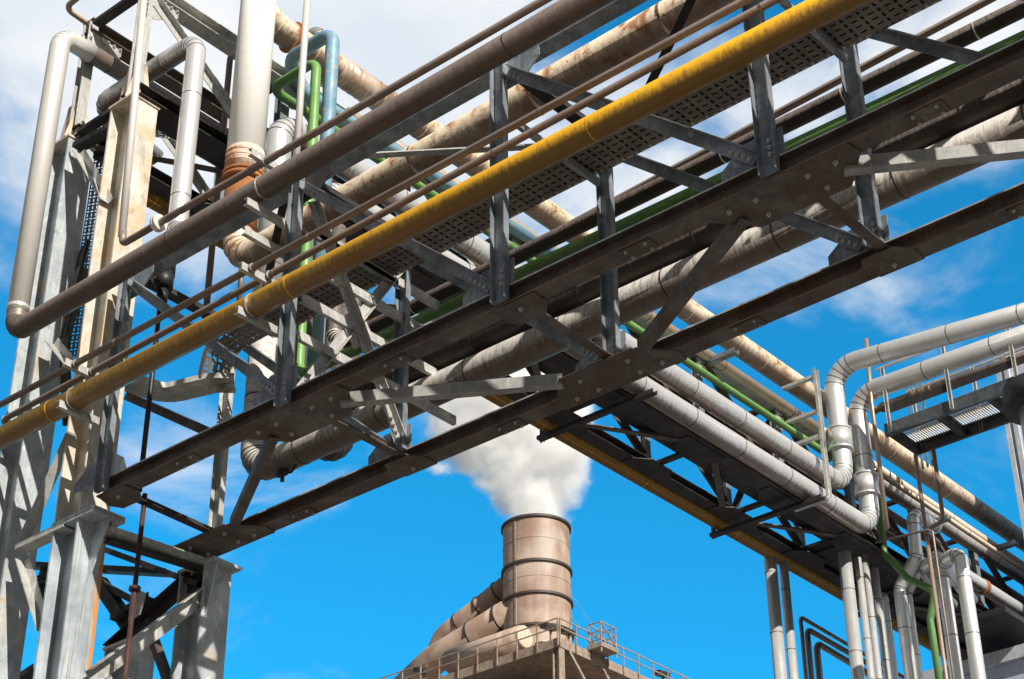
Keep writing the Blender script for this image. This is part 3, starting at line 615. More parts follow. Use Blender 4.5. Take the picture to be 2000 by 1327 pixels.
# thin risers
for (xa, ya), (xb, ybm), yy, lab, elbow in [((450, 108), (400, 640), 10.9, 'thin brown riser left of the thick white riser with an elbow on top', 1), ((612, 520), (606, 660), 10.95, 'short thin brown riser beside the lower green bend', 0), ((476, 480), (470, 600), 10.9, 'short slim riser under the rusty elbow', 0)]:
    t = Yp(xa, ya, yy); b = Yp(xb, ybm, yy); pts = [V((t.x, yy, b.z)), V((t.x, yy, t.z))]
    if elbow: pts.append(V((t.x+.5, yy, t.z)))
    mkpipe('thin_riser_pipe', lab, pts, .038 if elbow else .03, 'thin_pipe', bend=.08, seg=16)
t = Yp(130, 10, 9.0); mkpipe('thin_riser_pipe', 'thin tan pipe with a round bend in the top left corner', [t+V((.9, 0, .05)), t+V((-.02, 0, -.03)), t+V((0, 1.1, -.12))], .036, 'cream_tan', bend=.1, seg=16)
# black hanging cable
h0 = Yp(300, 560, 9.55); h1 = Yp(272, 960, 9.55)
mb = MB(); tube(mb, [V((h1.x, 9.55, h1.z)), V((h1.x, 9.55, h0.z))], .026, 0, 12); 
for k, (dx, dz, r_) in enumerate([(.02, 0, .10), (.0, .16, .12), (-.04, .34, .09), (.02, -.2, .06)]):
    tube(mb, [V((h1.x+dx, 9.55, h0.z+dz-.09)), V((h1.x+dx, 9.55, h0.z+dz+.09))], r_, 0, 14)
tag(mb.build('hanging_cable', 'black'), 'black vertical cable with lumpy hoist head beside the tower', 'cable')
mb = MB(); tube(mb, [V((h1.x, 9.62, 1.0)), V((h1.x, 9.62, h1.z-.003))], .024, 0, 12); disc(mb, (h1.x, 9.62, 6.98), (0, 0, 1), .055, .035); 
tag(mb.build('rusty_rod', 'rust_cable'), 'dark red rusty rod running down between the lower columns', 'rod')
# valve under the grey pipe
v = Yp(552, 925, YR-.02); VV = root('drain_valve', tuple(v), 'small black drain valve with lever under the grey pipe elbow', 'valve')
mb = MB(); tube(mb, [v+V((0, 0, .12)), v+V((0, 0, -.09))], .022, 0, 12); part('stem', mb, 'black', VV)
mb = MB(); disc(mb, v+V((0, 0, .03)), (0, 0, 1), .055, .07); tube(mb, [v+V((-.07, 0, .0)), v+V((.07, 0, .0))], .03, 0, 12); part('body', mb, 'black', VV)
mb = MB(); beam(mb, Bs(.02, .012), v+V((.03, 0, -.02)), v+V((.12, 0, -.03))); beam(mb, Bs(.028, .016), v+V((.12, 0, -.03)), v+V((.24, 0, .06))); part('lever', mb, 'black', VV)
# ================================================================== CABLE TRAYS
def ribbon(mb, pts, side, w, per=.046, lip=.045):
    pts = [V(p) for p in pts]; L = 0; prev = None
    for i, p in enumerate(pts):
        a = pts[max(i-1, 0)]; b = pts[min(i+1, len(pts)-1)]; t = (b-a).normalized(); s = V(side); s = (s-t*s.dot(t)).normalized()
        nrm = t.cross(s)
        if nrm.z < 0: nrm = -nrm
        if i: L += (p-pts[i-1]).length
        cur = mb.add([p-s*w/2+nrm*lip, p-s*w/2, p+s*w/2, p+s*w/2+nrm*lip])
        if prev is not None:
            us = [0, 0, w/per, w/per]
            for k in range(3):
                uu = [(.02, L0/per), (.02, L0/per), (.02, L/per), (.02, L/per)] if k != 1 else [(0, L0/per), (w/per, L0/per), (w/per, L/per), (0, L/per)]
                mb.face([prev+k, prev+k+1, cur+k+1, cur+k], uu)
        prev = cur; L0 = L
mb = MB()
zt_ = 9.80; yt = 10.22
s0 = Zp(400, 700, zt_)
ribbon(mb, [V((1.0, yt, zt_)), V((-12.05, yt, zt_))], (0, 1, 0), .50, .075)
tray = root('cable_tray', (-12, yt, zt_), 'perforated cable tray whose slotted underside shows beyond the yellow pipe', 'cable tray')
part('tray_bed', mb, 'tray', tray)
mb = MB(); box(mb, (-12.0, yt-.22, zt_+.012), (1.0, yt+.22, zt_+.05)); part('cable_layer', mb, 'black', tray)
for x in (-10.36, -7.9, -5.36, -2.9):
    mb = MB(); beam(mb, Us(.07, .04, .005), (x, 9.42, zt_-.05), (x, 10.52, zt_-.05), (-1, 0, 0)); part('tray_arm', mb, 'steel_blue', tray)
def arcpts(pl): return [V(p) for p in path(pl, .22, 6)[0]]
bz = Yp(392, 765, yt).z
tb_ = root('cable_tray_bend', (-12.6, yt, bz), 'grey cable tray bend dropping in a curve right of the tower', 'cable tray')
mb = MB(); ribbon(mb, arcpts([V((-12.0, yt, zt_-.005)), V((-12.55, yt, zt_-.02)), V((-12.62, yt, bz+.02))]), (0, 1, 0), .34, .075, .06); part('drop_section', mb, 'tray', tb_)
e0 = V((-12.62, yt, bz)); e1 = Zp(322, 775, bz); e2 = Zp(248, 750, bz)
mb = MB(); ribbon(mb, arcpts([e0+V((.15, .15, .0)), e0, e1, e2]), (-.5, 1, 0), .30, .09, .06); part('curved_section', mb, 'steel_light', tb_)
# vertical perforated tray between tall columns
mb = MB(); ribbon(mb, [Yp(215, 215, 9.75), Yp(142, 700, 9.75)], (1, .5, 0), .22, .05, .02)
tag(mb.build('cable_ladder', 'tray_grey'), 'dark perforated cable ladder standing upright between the two tall columns', 'cable tray')
mb = MB(); ribbon(mb, arcpts([V((-13.95, 9.8, 12.2)), V((-13.85, 9.85, 12.95)), V((-13.6, 10.1, 13.0)), V((-13.55, 12.6, 13.0))]), (1, .3, 0), .26, .06, .07)
tag(mb.build('cable_tray_bend', 'tray_grey'), 'pale perforated tray curving over behind the nearest column head', 'cable tray')
# cables hugging the left column
mb = MB()
for k in range(4): tube(mb, [Yp(172-k*4, 470+k*6, 9.5+.03*k), Yp(150-k*3, 560, 9.5+.03*k), Yp(120+k*4, 690, 9.5), Yp(126+k*5, 830, 9.5)], .022, .5, 8)
tag(mb.build('cable_bundle', 'steel_dark'), 'bundle of grey cables beside the upright cable ladder', 'cable')
# ================================================================== FAR RACK (runs along Y)
XL_, XQ = -14.38, -13.36
ZB, ZT = 12.93, 14.50
Bk = root('far_pipe_rack', (-13.9, 9.3, ZB), 'far lattice pipe rack with dark underside running away to the lower right', 'pipe rack')
hb = Hs(.20, .17, .013, .010)
for x in (XL_, XQ):
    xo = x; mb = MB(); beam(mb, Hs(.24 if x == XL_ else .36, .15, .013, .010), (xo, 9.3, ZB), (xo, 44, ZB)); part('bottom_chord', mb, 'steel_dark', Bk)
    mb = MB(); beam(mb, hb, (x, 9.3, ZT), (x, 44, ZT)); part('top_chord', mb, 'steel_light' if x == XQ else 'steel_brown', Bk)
YS = [9.35+2.13*k for k in range(14)]
def pb(name, p0, p1, prof, upv, mat):
    mb = MB(); beam(mb, prof, p0, p1, upv); return part(name, mb, mat, Bk)
for k, y in enumerate(YS):
    for x in (XL_, XQ):
        z0 = ZB+.075
        o = pb('post', (x, y, z0), (x, y, ZT+ .05 if k == 0 else ZT-.085), Hs(.13, .12, .009, .007), (1, 0, 0), 'steel_blue' if k else 'steel_light')
        if x == XQ and 4 <= k <= 7 or k == 0:
            for q in range(4): bolt((x+.065, y-.03, ZT-.2-.08*q), (1, 0, 0), o, .02)
        # gusset under the top chord
        if k < 9:
            mb = MB(); prism(mb, [(x+.052, y-.05, ZT-.07), (x+.052, y+.42, ZT-.07), (x+.052, y+.42, ZT-.2), (x+.052, y+.12, ZT-.42), (x+.052, y-.05, ZT-.42)], (.010, 0, 0)); g = part('gusset_plate', mb, 'steel_light', Bk)
            if k < 8:
                for q in range(4): bolt((x+.064, y+.12+.09*q, ZT-.12), (1, 0, 0), g, .02)
    if k < 13:
        for x in (XL_, XQ):
            pb('diagonal_brace', (x+.066, y+.12, ZT-.16), (x+.066, y+1.98, ZB+.12), Ls(.11, .08, .009), (1, 0, 0), 'steel_light' if k < 3 else 'steel_brown')
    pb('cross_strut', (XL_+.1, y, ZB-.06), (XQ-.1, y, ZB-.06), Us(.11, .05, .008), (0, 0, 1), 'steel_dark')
    if k % 2 == 0 and k > 2:
        pb('outrigger', (XL_-.40, y+.10, ZB-.26), (XQ+.66, y+.10, ZB-.26), Us(.11, .06, .008), (0, 0, 1), 'steel_dark')
        pb('outrigger_end', (XL_-.40, y+.155, ZB-.25), (XL_-.40, y+.155, ZB+.12), Us(.06, .04, .006), (0, 1, 0), 'steel_dark')
    pb('top_strut', (XL_+.1, y, ZT-.02), (XQ-.1, y, ZT-.02), Us(.12, .05, .008), (0, 0, 1), 'steel_dark')
    for x, big in () if k == 0 else ((XL_, True), (XQ, True)):
        s = 1 if x == XL_ else -1; L, D = (.48, .30) if big else (.28, .18); z = ZB-.077
        mb = MB(); prism(mb, [(x-s*.10, y-L, z), (x-s*.10, y+L, z), (x+s*.10, y+L, z), (x+s*D, y+L*.5, z), (x+s*D, y-L*.5, z), (x+s*.10, y-L, z)], (0, 0, -.012)); part('gusset_plate', mb, 'steel_dark', Bk)
    if k < 13:
        xa, xb = (XL_, XQ) if k % 2 == 0 else (XQ, XL_)
        pb('wind_brace', (xa, y+.2, ZB-.088), (xb, y+1.93, ZB-.088), Ls(.10, .075, .009), (0, 0, 1), 'steel_brown')
# inner cross frame X braces
for k in (4, 6):
    y = YS[k]+.05
    pb('frame_brace', (XL_+.1, y, ZB+.1), (XQ-.1, y, ZT-.15), Ls(.09, .07, .009), (0, -1, 0), 'steel_brown'); pb('frame_brace', (XQ-.1, y+.02, ZB+.1), (XL_+.1, y+.02, ZT-.15), Ls(.09, .07, .009), (0, -1, 0), 'steel_brown')
# side hanger carrying the pipes
yh = 22.35
for z in (ZB-.24, 13.78, 14.22, 14.85): pb('hanger_arm', (XQ+.07, yh, z), (XQ+.67, yh, z), Us(.08, .05, .006), (0, 0, 1), 'steel_light')
pb('hanger', (XQ+.67, yh, ZB-.2), (XQ+.67, yh, 15.0), Us(.10, .05, .007), (1, 0, 0), 'steel_light')
for y_, z in ((20.2, 14.35), (29.1, 14.36), (26.5, 13.9)): pb('pipe_bracket', (XQ+.09, y_, z), (XQ+.62, y_, z), Us(.12, .08, .008), (0, 0, 1), 'steel_blue')
# dark tray inside the rack, yellow pipe, inner pipes
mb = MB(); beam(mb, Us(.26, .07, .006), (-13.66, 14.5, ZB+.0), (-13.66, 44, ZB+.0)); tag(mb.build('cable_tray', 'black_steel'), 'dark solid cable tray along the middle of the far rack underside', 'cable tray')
xy = -14.66
ya, ybb = Xp(1200, 905, xy), Xp(1641, 1163, xy)
mkpipe('yellow_pipe', 'yellow pipe along the lower edge of the far rack underside', [V((xy, 10.2, ya.z)), V((xy, 44, ya.z))], .115, 'yellow', step=2.4, w=.012, seammat='yellow', seg=28)
mkpipe('inner_pipe', 'pale cladded pipe inside the far rack, seen through its braces', [V((-14.0, 12.5, 13.35)), V((-14.0, 42, 13.35))], .13, 'clad', step=1.2, seg=24)
mkpipe('inner_pipe', 'brown pipe high inside the far rack between its top chords', [V((-13.75, 12.8, 14.25)), V((-13.75, 42, 14.25))], .08, 'brown_pipe', seg=20)
qa, qb_ = Xp(1809, 1001, -13.3), Xp(1961, 1096, -13.3)
mkpipe('white_insulated_pipe', 'white insulated pipe beyond the risers at right below the tan pipe', [V((-13.3, 23.95, qa.z)), V((-13.3, 44, qa.z))], .15, 'clad', step=1.6, seg=28)
qa = Xp(1925, 1150, -12.7)
mkpipe('white_insulated_pipe', 'lowest pale pipe with a brown clamp beyond the last riser at right', [V((-12.7, 25.6, qa.z-.9)), V((-12.7, 25.6, qa.z)), V((-12.7, 44, qa.z))], .12, 'clad', bend=.2, step=2.6, seg=28, bands=[(V((-12.7, 27.3, qa.z)), (0, 1, 0), .14, .09, 'rust')])
qa = Xp(1890, 1040, -13.0)
mkpipe('thin_pipe', 'thin pale pipe with a flange between the two white insulated pipes at far right', [V((-13.0, 24.6, qa.z)), V((-13.0, 44, qa.z))], .045, 'cream_tan', step=2.6, seg=16)
# ================================================================== VERTICAL PIPES LOWER RIGHT
G3 = 'vertical cladded pipes under the far rack'
def vert(px, py, zt, r, label, low=(0, 0), plane=None, mat='clad_vert', step=1.05, start=.6, up_=None):
    t = Zp(px, py, zt); pts = [V((t.x, t.y, 3.0)), V((t.x, t.y, zt))]
    if up_: pts += [V((t.x, t.y, zt))+V(u) for u in up_]
    return mkpipe('vertical_pipe', label, pts, r, mat, bend=r*1.8, group=G3, step=step, w=.010, h=.003, seg=24, start=start, n=5)
vert(1649, 1081, 12.65, .105, 'widest silver vertical pipe at the left of the row of five under the rack')
vert(1675, 1091, 12.65, .06, 'second slim silver vertical pipe in the row of five', start=.9)
vert(1690, 1101, 12.65, .058, 'third slim silver vertical pipe in the row of five', start=.3)
vert(1708, 1112, 12.65, .064, 'fourth slim silver vertical pipe in the row of five', start=.7)
vert(1728, 1160, 12.35, .055, 'last and shortest slim silver vertical pipe in the row of five', start=.45, up_=[(-.3, .0, .0)])
vert(1500, 1050, 13.2, .105, 'thicker of the two silver vertical pipes standing left of the rack against blue sky', start=1.15)
vert(1526, 1060, 13.2, .078, 'thinner of the two silver vertical pipes standing left of the rack against blue sky', start=.95)
# elbowed risers on the right
def plan(px, py, y): return Yp(px, py, y)
y = 25.2; t = plan(1782, 1000, y); m1 = plan(1789, 1088, y); m2 = plan(1757, 1150, y)
mkpipe('offset_pipe', 'thick silver pipe with a slanted offset in front of the dark rack', [V((m2.x, y, 3)), V((m2.x, y, m2.z)), V((m1.x, y, m1.z)), V((t.x, y, t.z)), V((t.x, y+.8, t.z))], .105, 'clad_vert', bend=[.2, .2, .2], step=.9, seg=28, n=4)
y = 25.4; m2 = plan(1774, 1160, y); m1 = plan(1800, 1108, y)
mkpipe('offset_pipe', 'slimmer silver pipe just right of the slanted offset pipe', [V((m2.x, y, 3)), V((m2.x, y, m2.z)), V((m1.x, y, m1.z)), V((m1.x+.02, y+1.0, m1.z+.05))], .062, 'clad_vert', bend=.15, step=1.1, seg=20)
y = 25.0; t = plan(1875, 1078, y)
mkpipe('bent_riser_pipe', 'rightmost silver riser with a brown-topped elbow', [V((t.x, y, 3)), V((t.x, y, t.z)), V((t.x-.35, y+.1, t.z-.02)), V((t.x-.5, y+1.2, t.z-.3))], .115, 'clad_vert', bend=.17, step=.95, seg=28, n=4)
y = 25.3; t = plan(1836, 1090, y)
mkpipe('bent_riser_pipe', 'silver riser with an elbow just left of the brown-topped one', [V((t.x, y, 3)), V((t.x, y, t.z)), V((t.x-.4, y+.1, t.z-.02)), V((t.x-.5, y+1.2, t.z-.3))], .108, 'clad_vert', bend=.17, step=1.0, seg=28, n=4, start=.3)
y = 24.6; t = plan(1788, 890, y)
mkpipe('copper_riser_pipe', 'long thin coppery pipe hanging below the left end of the catwalk', [V((t.x, y, 3)), V((t.x, y, t.z))], .034, 'copper', seg=14, cat='pipe')
y = 24.5; t = plan(1823, 880, y); b_ = plan(1842, 1018, y)
mkpipe('copper_riser_pipe', 'thin brown pipe with a hooked bottom bend under the catwalk', [V((t.x, y, t.z)), V((t.x, y, b_.z)), V((t.x-.35, y, b_.z-.06)), V((t.x-.37, y+.5, b_.z-.1))], .036, 'thin_pipe', bend=.1, seg=14)
y = 24.4; a = plan(1710, 1060, y); b_ = plan(1812, 1035, y)
mkpipe('small_pipe', 'small dark pipe crossing the green pipe and turning down at right', [a, b_, b_+V((.08, 0, -.06)), V((b_.x+.1, y, 3))], .018, 'thin_pipe', bend=.04, seg=10)
y = V1.y-.1; t = plan(1702, 785, y)
mkpipe('copper_riser_pipe', 'thin coppery riser hugging the right side of the lower cladded riser', [V((t.x, y, V1.z-.1)), V((t.x, y, t.z)), V((t.x+.05, y, t.z+1.2))], .036, 'copper', seg=14, bend=.1)
# third, thinner run to the right with torn wrap
a, b_ = plan(1722, 797, V1.y), plan(2000, 697, V1.y)
W3 = mkpipe('wrapped_pipe', 'thinner brown pipe with torn wrapping below the two cladded runs at right', [a, ext(a, b_, 1.5)], .085, 'brown_pipe', step=1.5, seg=24, parts=1)
mb = MB(); cc = ext(a, b_, .28); dd = (b_-a).normalized(); tube(mb, [cc+dd*(.06*q-.2) for q in range(8)], .092, 0, 16, wob=.14); part('torn_wrap', mb, 'wrap', W3)
mb = MB(); tube(mb, [a-dd*.02+dd*(.05*q-.16) for q in range(5)], .07, 0, 14, wob=.2); part('torn_wrap', mb, 'wrap', W3)
# three nested bent pipes
for k, (px, py, ex, ey, r, lab) in enumerate([(1563, 1205, 1660, 1262, .036, 'outermost of three nested bent dark pipes at lower right'), (1576, 1229, 1660, 1277, .05, 'middle of three nested bent dark pipes at lower right'), (1594, 1256, 1660, 1295, .058, 'innermost of three nested bent dark pipes at lower right')]):
    xx = -15.2+k*.04; a = Xp(px, py, xx); b_ = Xp(ex, ey, xx)
    mkpipe('bent_pipe', lab, [V((xx, a.y, 2)), a, a+(b_-a)*2.2], r, 'dark_silver', bend=r*2.2, group='nested bent pipes', seg=18)
# ================================================================== CATWALK
yc0, yc1 = 24.1, 25.05
def cz(px, py, y): return Yp(px, py, y)
cl0, cr0 = cz(1729, 852, yc0), cz(2000, 768, yc0); zc = cl0.z
Cw = root('catwalk', (cl0.x, yc0, zc), 'dark steel catwalk with pale grating and handrail at middle right', 'catwalk')
x0, x1 = cl0.x, cr0.x+1.5
def cp(name, p0, p1, prof, upv, mat='steel_dark'):
    mb = MB(); beam(mb, prof, p0, p1, upv); return part(name, mb, mat, Cw)
cp('side_beam', (x0, yc0, zc+.11), (x1, yc0, zc+.11), Us(.22, .07, .01), (0, 1, 0), 'steel_mid')
cp('side_beam', (x0+.02, yc1, zc+.11), (x1, yc1, zc+.11), Us(.22, .07, .01), (0, -1, 0))
for xx in (x0+.08, x0+.95, x0+1.85, x0+2.7): cp('cross_beam', (xx, yc0+.02, zc+.09), (xx, yc1-.02, zc+.09), Bs(.16, .10), (1, 0, 0))
mb = MB(); n = int((x1-x0)/.045)
for i in range(n): xx = x0+.05+i*.045; beam(mb, Bs(.006, .035), (xx, yc0+.01, zc+.215), (xx, yc1-.01, zc+.215))
tag(part('grating', mb, 'grating', Cw))
for yy in (yc0-.02, yc1+.02):
    for xx in (x0+.12, x0+1.25, x0+2.4): cp('handrail_post', (xx, yy, zc+.02), (xx, yy, zc+1.25), Us(.06, .035, .006), (0, -1, 0), 'steel_light')
    cp('handrail', (x0, yy, zc+1.25), (x1, yy, zc+1.25), Bs(.04, .04), (0, 0, 1), 'steel_light'); cp('toe_board', (x0+.1, yy, zc+.44), (x1, yy, zc+.44), Bs(.006, .15), (0, 0, 1), 'steel_dark') 
mb = MB(); box(mb, (-14.2, 24.0, ZB-.02), (-13.56, 44, ZB+.03)); tag(mb.build('shade_sheet', 'black_steel'), 'black sheet added for the shaded pipework under the far rack beyond the risers', 'shade sheet')  # black sheet added to fill in the deep shade under the rack
mb = MB(); box(mb, (-13.05, 26.4, 11.95), (-11.95, 44, 12.05)); tag(mb.build('shade_sheet', 'black_steel'), 'dark sheet added as the black shade below the lowest pale pipe at right', 'shade sheet')  # second added sheet, its black standing in for shade among the pipes
# short ladder-like frame behind
for k in range(4): cp('ladder_post', (x0-.12+.09*k, yc1+.3, zc-.1), (x0-.12+.09*k, yc1+.3, zc+1.6), Bs(.03, .03), (0, 1, 0), 'steel_blue')
# large duct and hood at right edge
t = Yp(2035, 800, 22.5)
Dt = root('vertical_duct', (t.x, 22.5, GZ), 'large vertical duct with a round dark hood at the right edge', 'duct')
mb = MB(); tube(mb, [(t.x+.05, 22.5, GZ), (t.x+.05, 22.5, t.z+.02)], .37, 0, 40); part('duct', mb, 'clad_vert', Dt)
mb = MB(); n0 = 40
ra = [(.37, t.z+.0), (.56, t.z+.001), (.56, t.z+.34), (.30, t.z+.42), (.01, t.z+.43)]
prev = None
for rr, zz in ra:
    cur = mb.add([(t.x+.05+rr*math.cos(2*math.pi*k/n0), 22.5+rr*math.sin(2*math.pi*k/n0), zz) for k in range(n0)])
    if prev is not None:
        for k in range(n0): j = (k+1) % n0; mb.face([prev+k, prev+j, cur+j, cur+k], sm=True)
    prev = cur
part('hood', mb, 'steel_dark', Dt)
# ================================================================== BUILDINGS RIGHT
k0 = Yp(1957, 850, 28.5); 
Bd = root('panel_building', (k0.x, 28.5, GZ), 'tall pale blue-grey panelled building at the right edge', 'building')
xb = k0.x+.12
zb_ = Yp(1945, 690, 28.5).z; mb = MB(); box(mb, (xb, 28.5, GZ), (xb+9, 36, zb_)); part('wall', mb, 'panel', Bd)
mb = MB()
for z in range(-1, int(zb_)-1, 2): beam(mb, Bs(.03, .012), (xb+.28, 28.492, z+.35), (xb+9, 28.492, z+.35), (0, 0, 1))
part('panel_joint', mb, 'seam', Bd)
for dx in (0.0, .16): 
    mb = MB(); box(mb, (xb+dx, 28.42, GZ), (xb+dx+.09, 28.49, zb_+.05)); part('corner_trim', mb, 'panel_trim', Bd)
yl = 27.4; a = Yp(1812, 1340, yl)
L2 = root('low_building', (a.x, yl, GZ), 'low grey building with a pale roof edge at the bottom right corner', 'building')
mb = MB(); box(mb, (a.x, yl, GZ), (a.x+12, yl+8, a.z)); part('wall', mb, 'panel', L2)
mb = MB(); box(mb, (a.x-.05, yl-.12, a.z+.003), (a.x+12, yl+8, a.z+.22)); part('roof_edge', mb, 'panel_trim', L2)
# ================================================================== CHIMNEY AND PLANT
RH = 107.6
ct = Hp(1047, 1034, RH); cx, cy = ct.x, ct.y
def zat(py, px=1050): return Hp(px, py, RH).z
el = Hp(981, 1080, RH); er = Hp(1112, 1080, RH); cr_ = (el-er).length/2
S = root('chimney', (cx, cy, GZ), 'broad sooty brown chimney with dark ring flanges breathing white steam', 'chimney')
zs = [zat(1216), zat(1160), zat(1098), ct.z]
pc = Hp(1092, 1262, 99.5); zdeck = pc.z+1.0
mb = MB()
def cyl(mb, c, r, z0, z1, seg=64, inner=False, mi=0):
    a = mb.add([(c[0]+r*math.cos(2*math.pi*k/seg), c[1]+r*math.sin(2*math.pi*k/seg), z0) for k in range(seg)]); b = mb.add([(c[0]+r*math.cos(2*math.pi*k/seg), c[1]+r*math.sin(2*math.pi*k/seg), z1) for k in range(seg)])
    for k in range(seg): j = (k+1) % seg; mb.face([a+k, a+j, b+j, b+k] if not inner else [b+k, b+j, a+j, a+k], sm=True, mi=mi)
cyl(mb, (cx, cy), cr_, zdeck-3, ct.z); cyl(mb, (cx, cy), cr_-.12, zdeck, ct.z, inner=True); part('shell', mb, 'stack', S)
for i, z in enumerate((zat(1245), zat(1183), zat(1121), ct.z-.05)):
    mb = MB(); ring(mb, (cx, cy, z), (0, 0, 1), cr_, .16, .13, 64, 0); part('ring_flange', mb, 'stack_rim', S)
for pz in (1076, 1150):
    mb = MB(); ring(mb, (cx, cy, zat(pz)), (0, 0, 1), cr_, .05, .02, 64, 0); part('plate_seam', mb, 'stack', S)
dv = V((el.x-cx, el.y-cy, 0)).normalized(); fwd = V((-cx, -cy, 0)).normalized(); pv = (dv*.62+fwd*.78).normalized()
mb = MB(); beam(mb, Bs(.14, .10), (cx+pv.x*cr_, cy+pv.y*cr_, zdeck), (cx+pv.x*cr_, cy+pv.y*cr_, ct.z), tuple(pv)); part('ladder_rail', mb, 'plant', S)
# ducts
def yd(px, py, dy=0): return Yp(px, py, cy+dy)
D1 = root('exhaust_duct', tuple(yd(985, 1150)), 'upper slanted exhaust duct with ribs joining the chimney from the left', 'duct', 'slanted exhaust ducts')
pts = [yd(1000, 1138), yd(866, 1245), yd(832, 1335)]
mb = MB(); P, T, I = tube(mb, pts, .72, 1.2, 28); part('duct_run', mb, 'stack', D1)
for f in (.18, .45, .75): mb = MB(); ring(mb, pts[0].lerp(pts[1], f), pts[1]-pts[0], .72, .10, .07, 28, 0); part('rib', mb, 'stack_rim', D1)
D2 = root('exhaust_duct', tuple(yd(985, 1200)), 'lower fatter slanted exhaust duct ending behind the platform railing', 'duct', 'slanted exhaust ducts')
pts = [yd(1040, 1172, -1.1), yd(848, 1290, -1.1), yd(790, 1345, -1.1)]
mb = MB(); tube(mb, pts, .95, 1.5, 28); part('duct_run', mb, 'stack', D2)
for f in (.3, .58): mb = MB(); ring(mb, pts[0].lerp(pts[1], f), pts[1]-pts[0], .95, .10, .08, 28, 0); part('rib', mb, 'stack_rim', D2)
D3 = root('exhaust_duct', tuple(yd(950, 1270)), 'short horizontal duct with pale end lying on the platform in front of the chimney', 'duct')
mb = MB(); tube(mb, [yd(880, 1295, -4), yd(1020, 1246, -4)], .78, 0, 28); part('duct_run', mb, 'stack', D3)
mb = MB(); disc(mb, yd(1022, 1245, -4), yd(1020, 1246, -4)-yd(880, 1295, -4), .70, .3); part('end_cap', mb, 'cream_plate', D3)
# plant block and platform
Pl = root('plant_platform', (pc.x, pc.y, GZ), 'tan plant block with railed roof platform below the chimney', 'plant building')
Lx, Ly = 17, 15
mb = MB(); box(mb, (pc.x-Lx, pc.y+.25, GZ), (pc.x-.3, pc.y+Ly, zdeck-3.0)); part('wall', mb, 'plant', Pl)
mb = MB(); box(mb, (pc.x-Lx, pc.y, zdeck-1.0), (pc.x, pc.y+Ly, zdeck-.45)); part('deck_edge', mb, 'plant', Pl)
mb = MB(); beam(mb, Hs(.5, .5, .05, .04), (pc.x-.3, pc.y+.3, GZ), (pc.x-.3, pc.y+.3, zdeck-1.0), (1, 0, 0)); part('corner_post', mb, 'plant', Pl)
mb = MB()
for i in range(1, 9): box(mb, (pc.x-.3, pc.y+.8+i*1.6, GZ), (pc.x-.15, pc.y+1.0+i*1.6, zdeck-3.0))
for i in range(1, 9): box(mb, (pc.x-.5-i*1.9, pc.y+.12, GZ), (pc.x-.3-i*1.9, pc.y+.25, zdeck-3.0))
box(mb, (pc.x-.3, pc.y+.5, zdeck-3.4), (pc.x+.0, pc.y+Ly, zdeck-3.1)); part('wall_rib', mb, 'plant', Pl)
for i in range(5):
    mb = MB(); beam(mb, Bs(.18, .18), (pc.x-.1, pc.y+1.0+i*3, zdeck-1.0), (pc.x-.1-.0, pc.y+3.2+i*3, zdeck-3.2), (1, 0, 0)); part('knee_brace', mb, 'plant', Pl)
zr = zdeck-.45
def rail(pa, pb, n):
    mb = MB(); pa = V(pa); pb = V(pb)
    for i in range(n+1): q = pa.lerp(pb, i/n); beam(mb, Bs(.07, .07), q+V((0, 0, -.5)), q+V((0, 0, 1.15)), (1, 0, 0))
    for h in (.6, 1.15): beam(mb, Bs(.06, .06), pa+V((0, 0, h)), pb+V((0, 0, h)), (0, 0, 1))
    part('railing', mb, 'plant', Pl)
rail((pc.x-Lx, pc.y-.1, zr), (pc.x, pc.y-.1, zr), 11); rail((pc.x+.08, pc.y, zr), (pc.x+.08, pc.y+Ly, zr), 10)
def flood(px, py, zz, label, dirx):
    p = Zp(px, py, zz); o = root('floodlight', tuple(p), label, 'floodlight', 'floodlights on the platform rail')
    mb = MB(); beam(mb, Bs(.9, .28), p+V((-.3, 0, 0)), p+V((.35, -.1, -.15)), (0, 0, 1)); part('lamp_head', mb, 'lamp', o)
    mb = MB(); beam(mb, Bs(.1, .1), p+V((0, .1, -.9)), p+V((0, .1, 0)), (1, 0, 0)); part('bracket', mb, 'plant', o)
flood(1073, 1224, zr+1.3, 'dark floodlight left of the platform corner', 1); flood(1108, 1233, zr+1.3, 'dark floodlight right of the platform corner', 1)
flood(826, 1310, zr+1.0, 'dark floodlight at the left end of the platform rail', 1); flood(1292, 1315, zr+1.0, 'dark floodlight at the right end of the platform rail', 1)
# small vents and caged ladder
v0 = Zp(1050, 1262, zr); 
mb = MB(); cyl(mb, (v0.x-1.0, v0.y+1.8), .5, zr, zr+.9, 24); disc(mb, (v0.x-1.0, v0.y+1.8, zr+.92), (0, 0, 1), .56, .08); tag(mb.build('roof_vent', 'cream_plate'), 'short pale round vent on the platform beside the chimney foot', 'vent')
lp = Zp(1150, 1240, zr+1)
Cg = root('access_cage', (lp.x, lp.y, zr), 'railed access cage standing on the platform right of the chimney', 'cage')
mb = MB()
for dx, dy in ((0, 0), (.9, 0), (.9, 1.4), (0, 1.4)): beam(mb, Bs(.08, .08), (lp.x+dx, lp.y+dy, zr-.3), (lp.x+dx, lp.y+dy, zr+1.6), (1, 0, 0))
for h in (.5, 1.05, 1.6):
    for a_, b_ in (((0, 0), (.9, 0)), ((.9, 0), (.9, 1.4)), ((.9, 1.4), (0, 1.4)), ((0, 1.4), (0, 0))): beam(mb, Bs(.06, .06), (lp.x+a_[0], lp.y+a_[1], zr+h), (lp.x+b_[0], lp.y+b_[1], zr+h), (0, 0, 1))
beam(mb, Bs(.06, .06), (lp.x+.9, lp.y, zr+1.6), (lp.x+.9, lp.y+1.4, zr+.5), (1, 0, 0)); part('cage_frame', mb, 'plant', Cg)
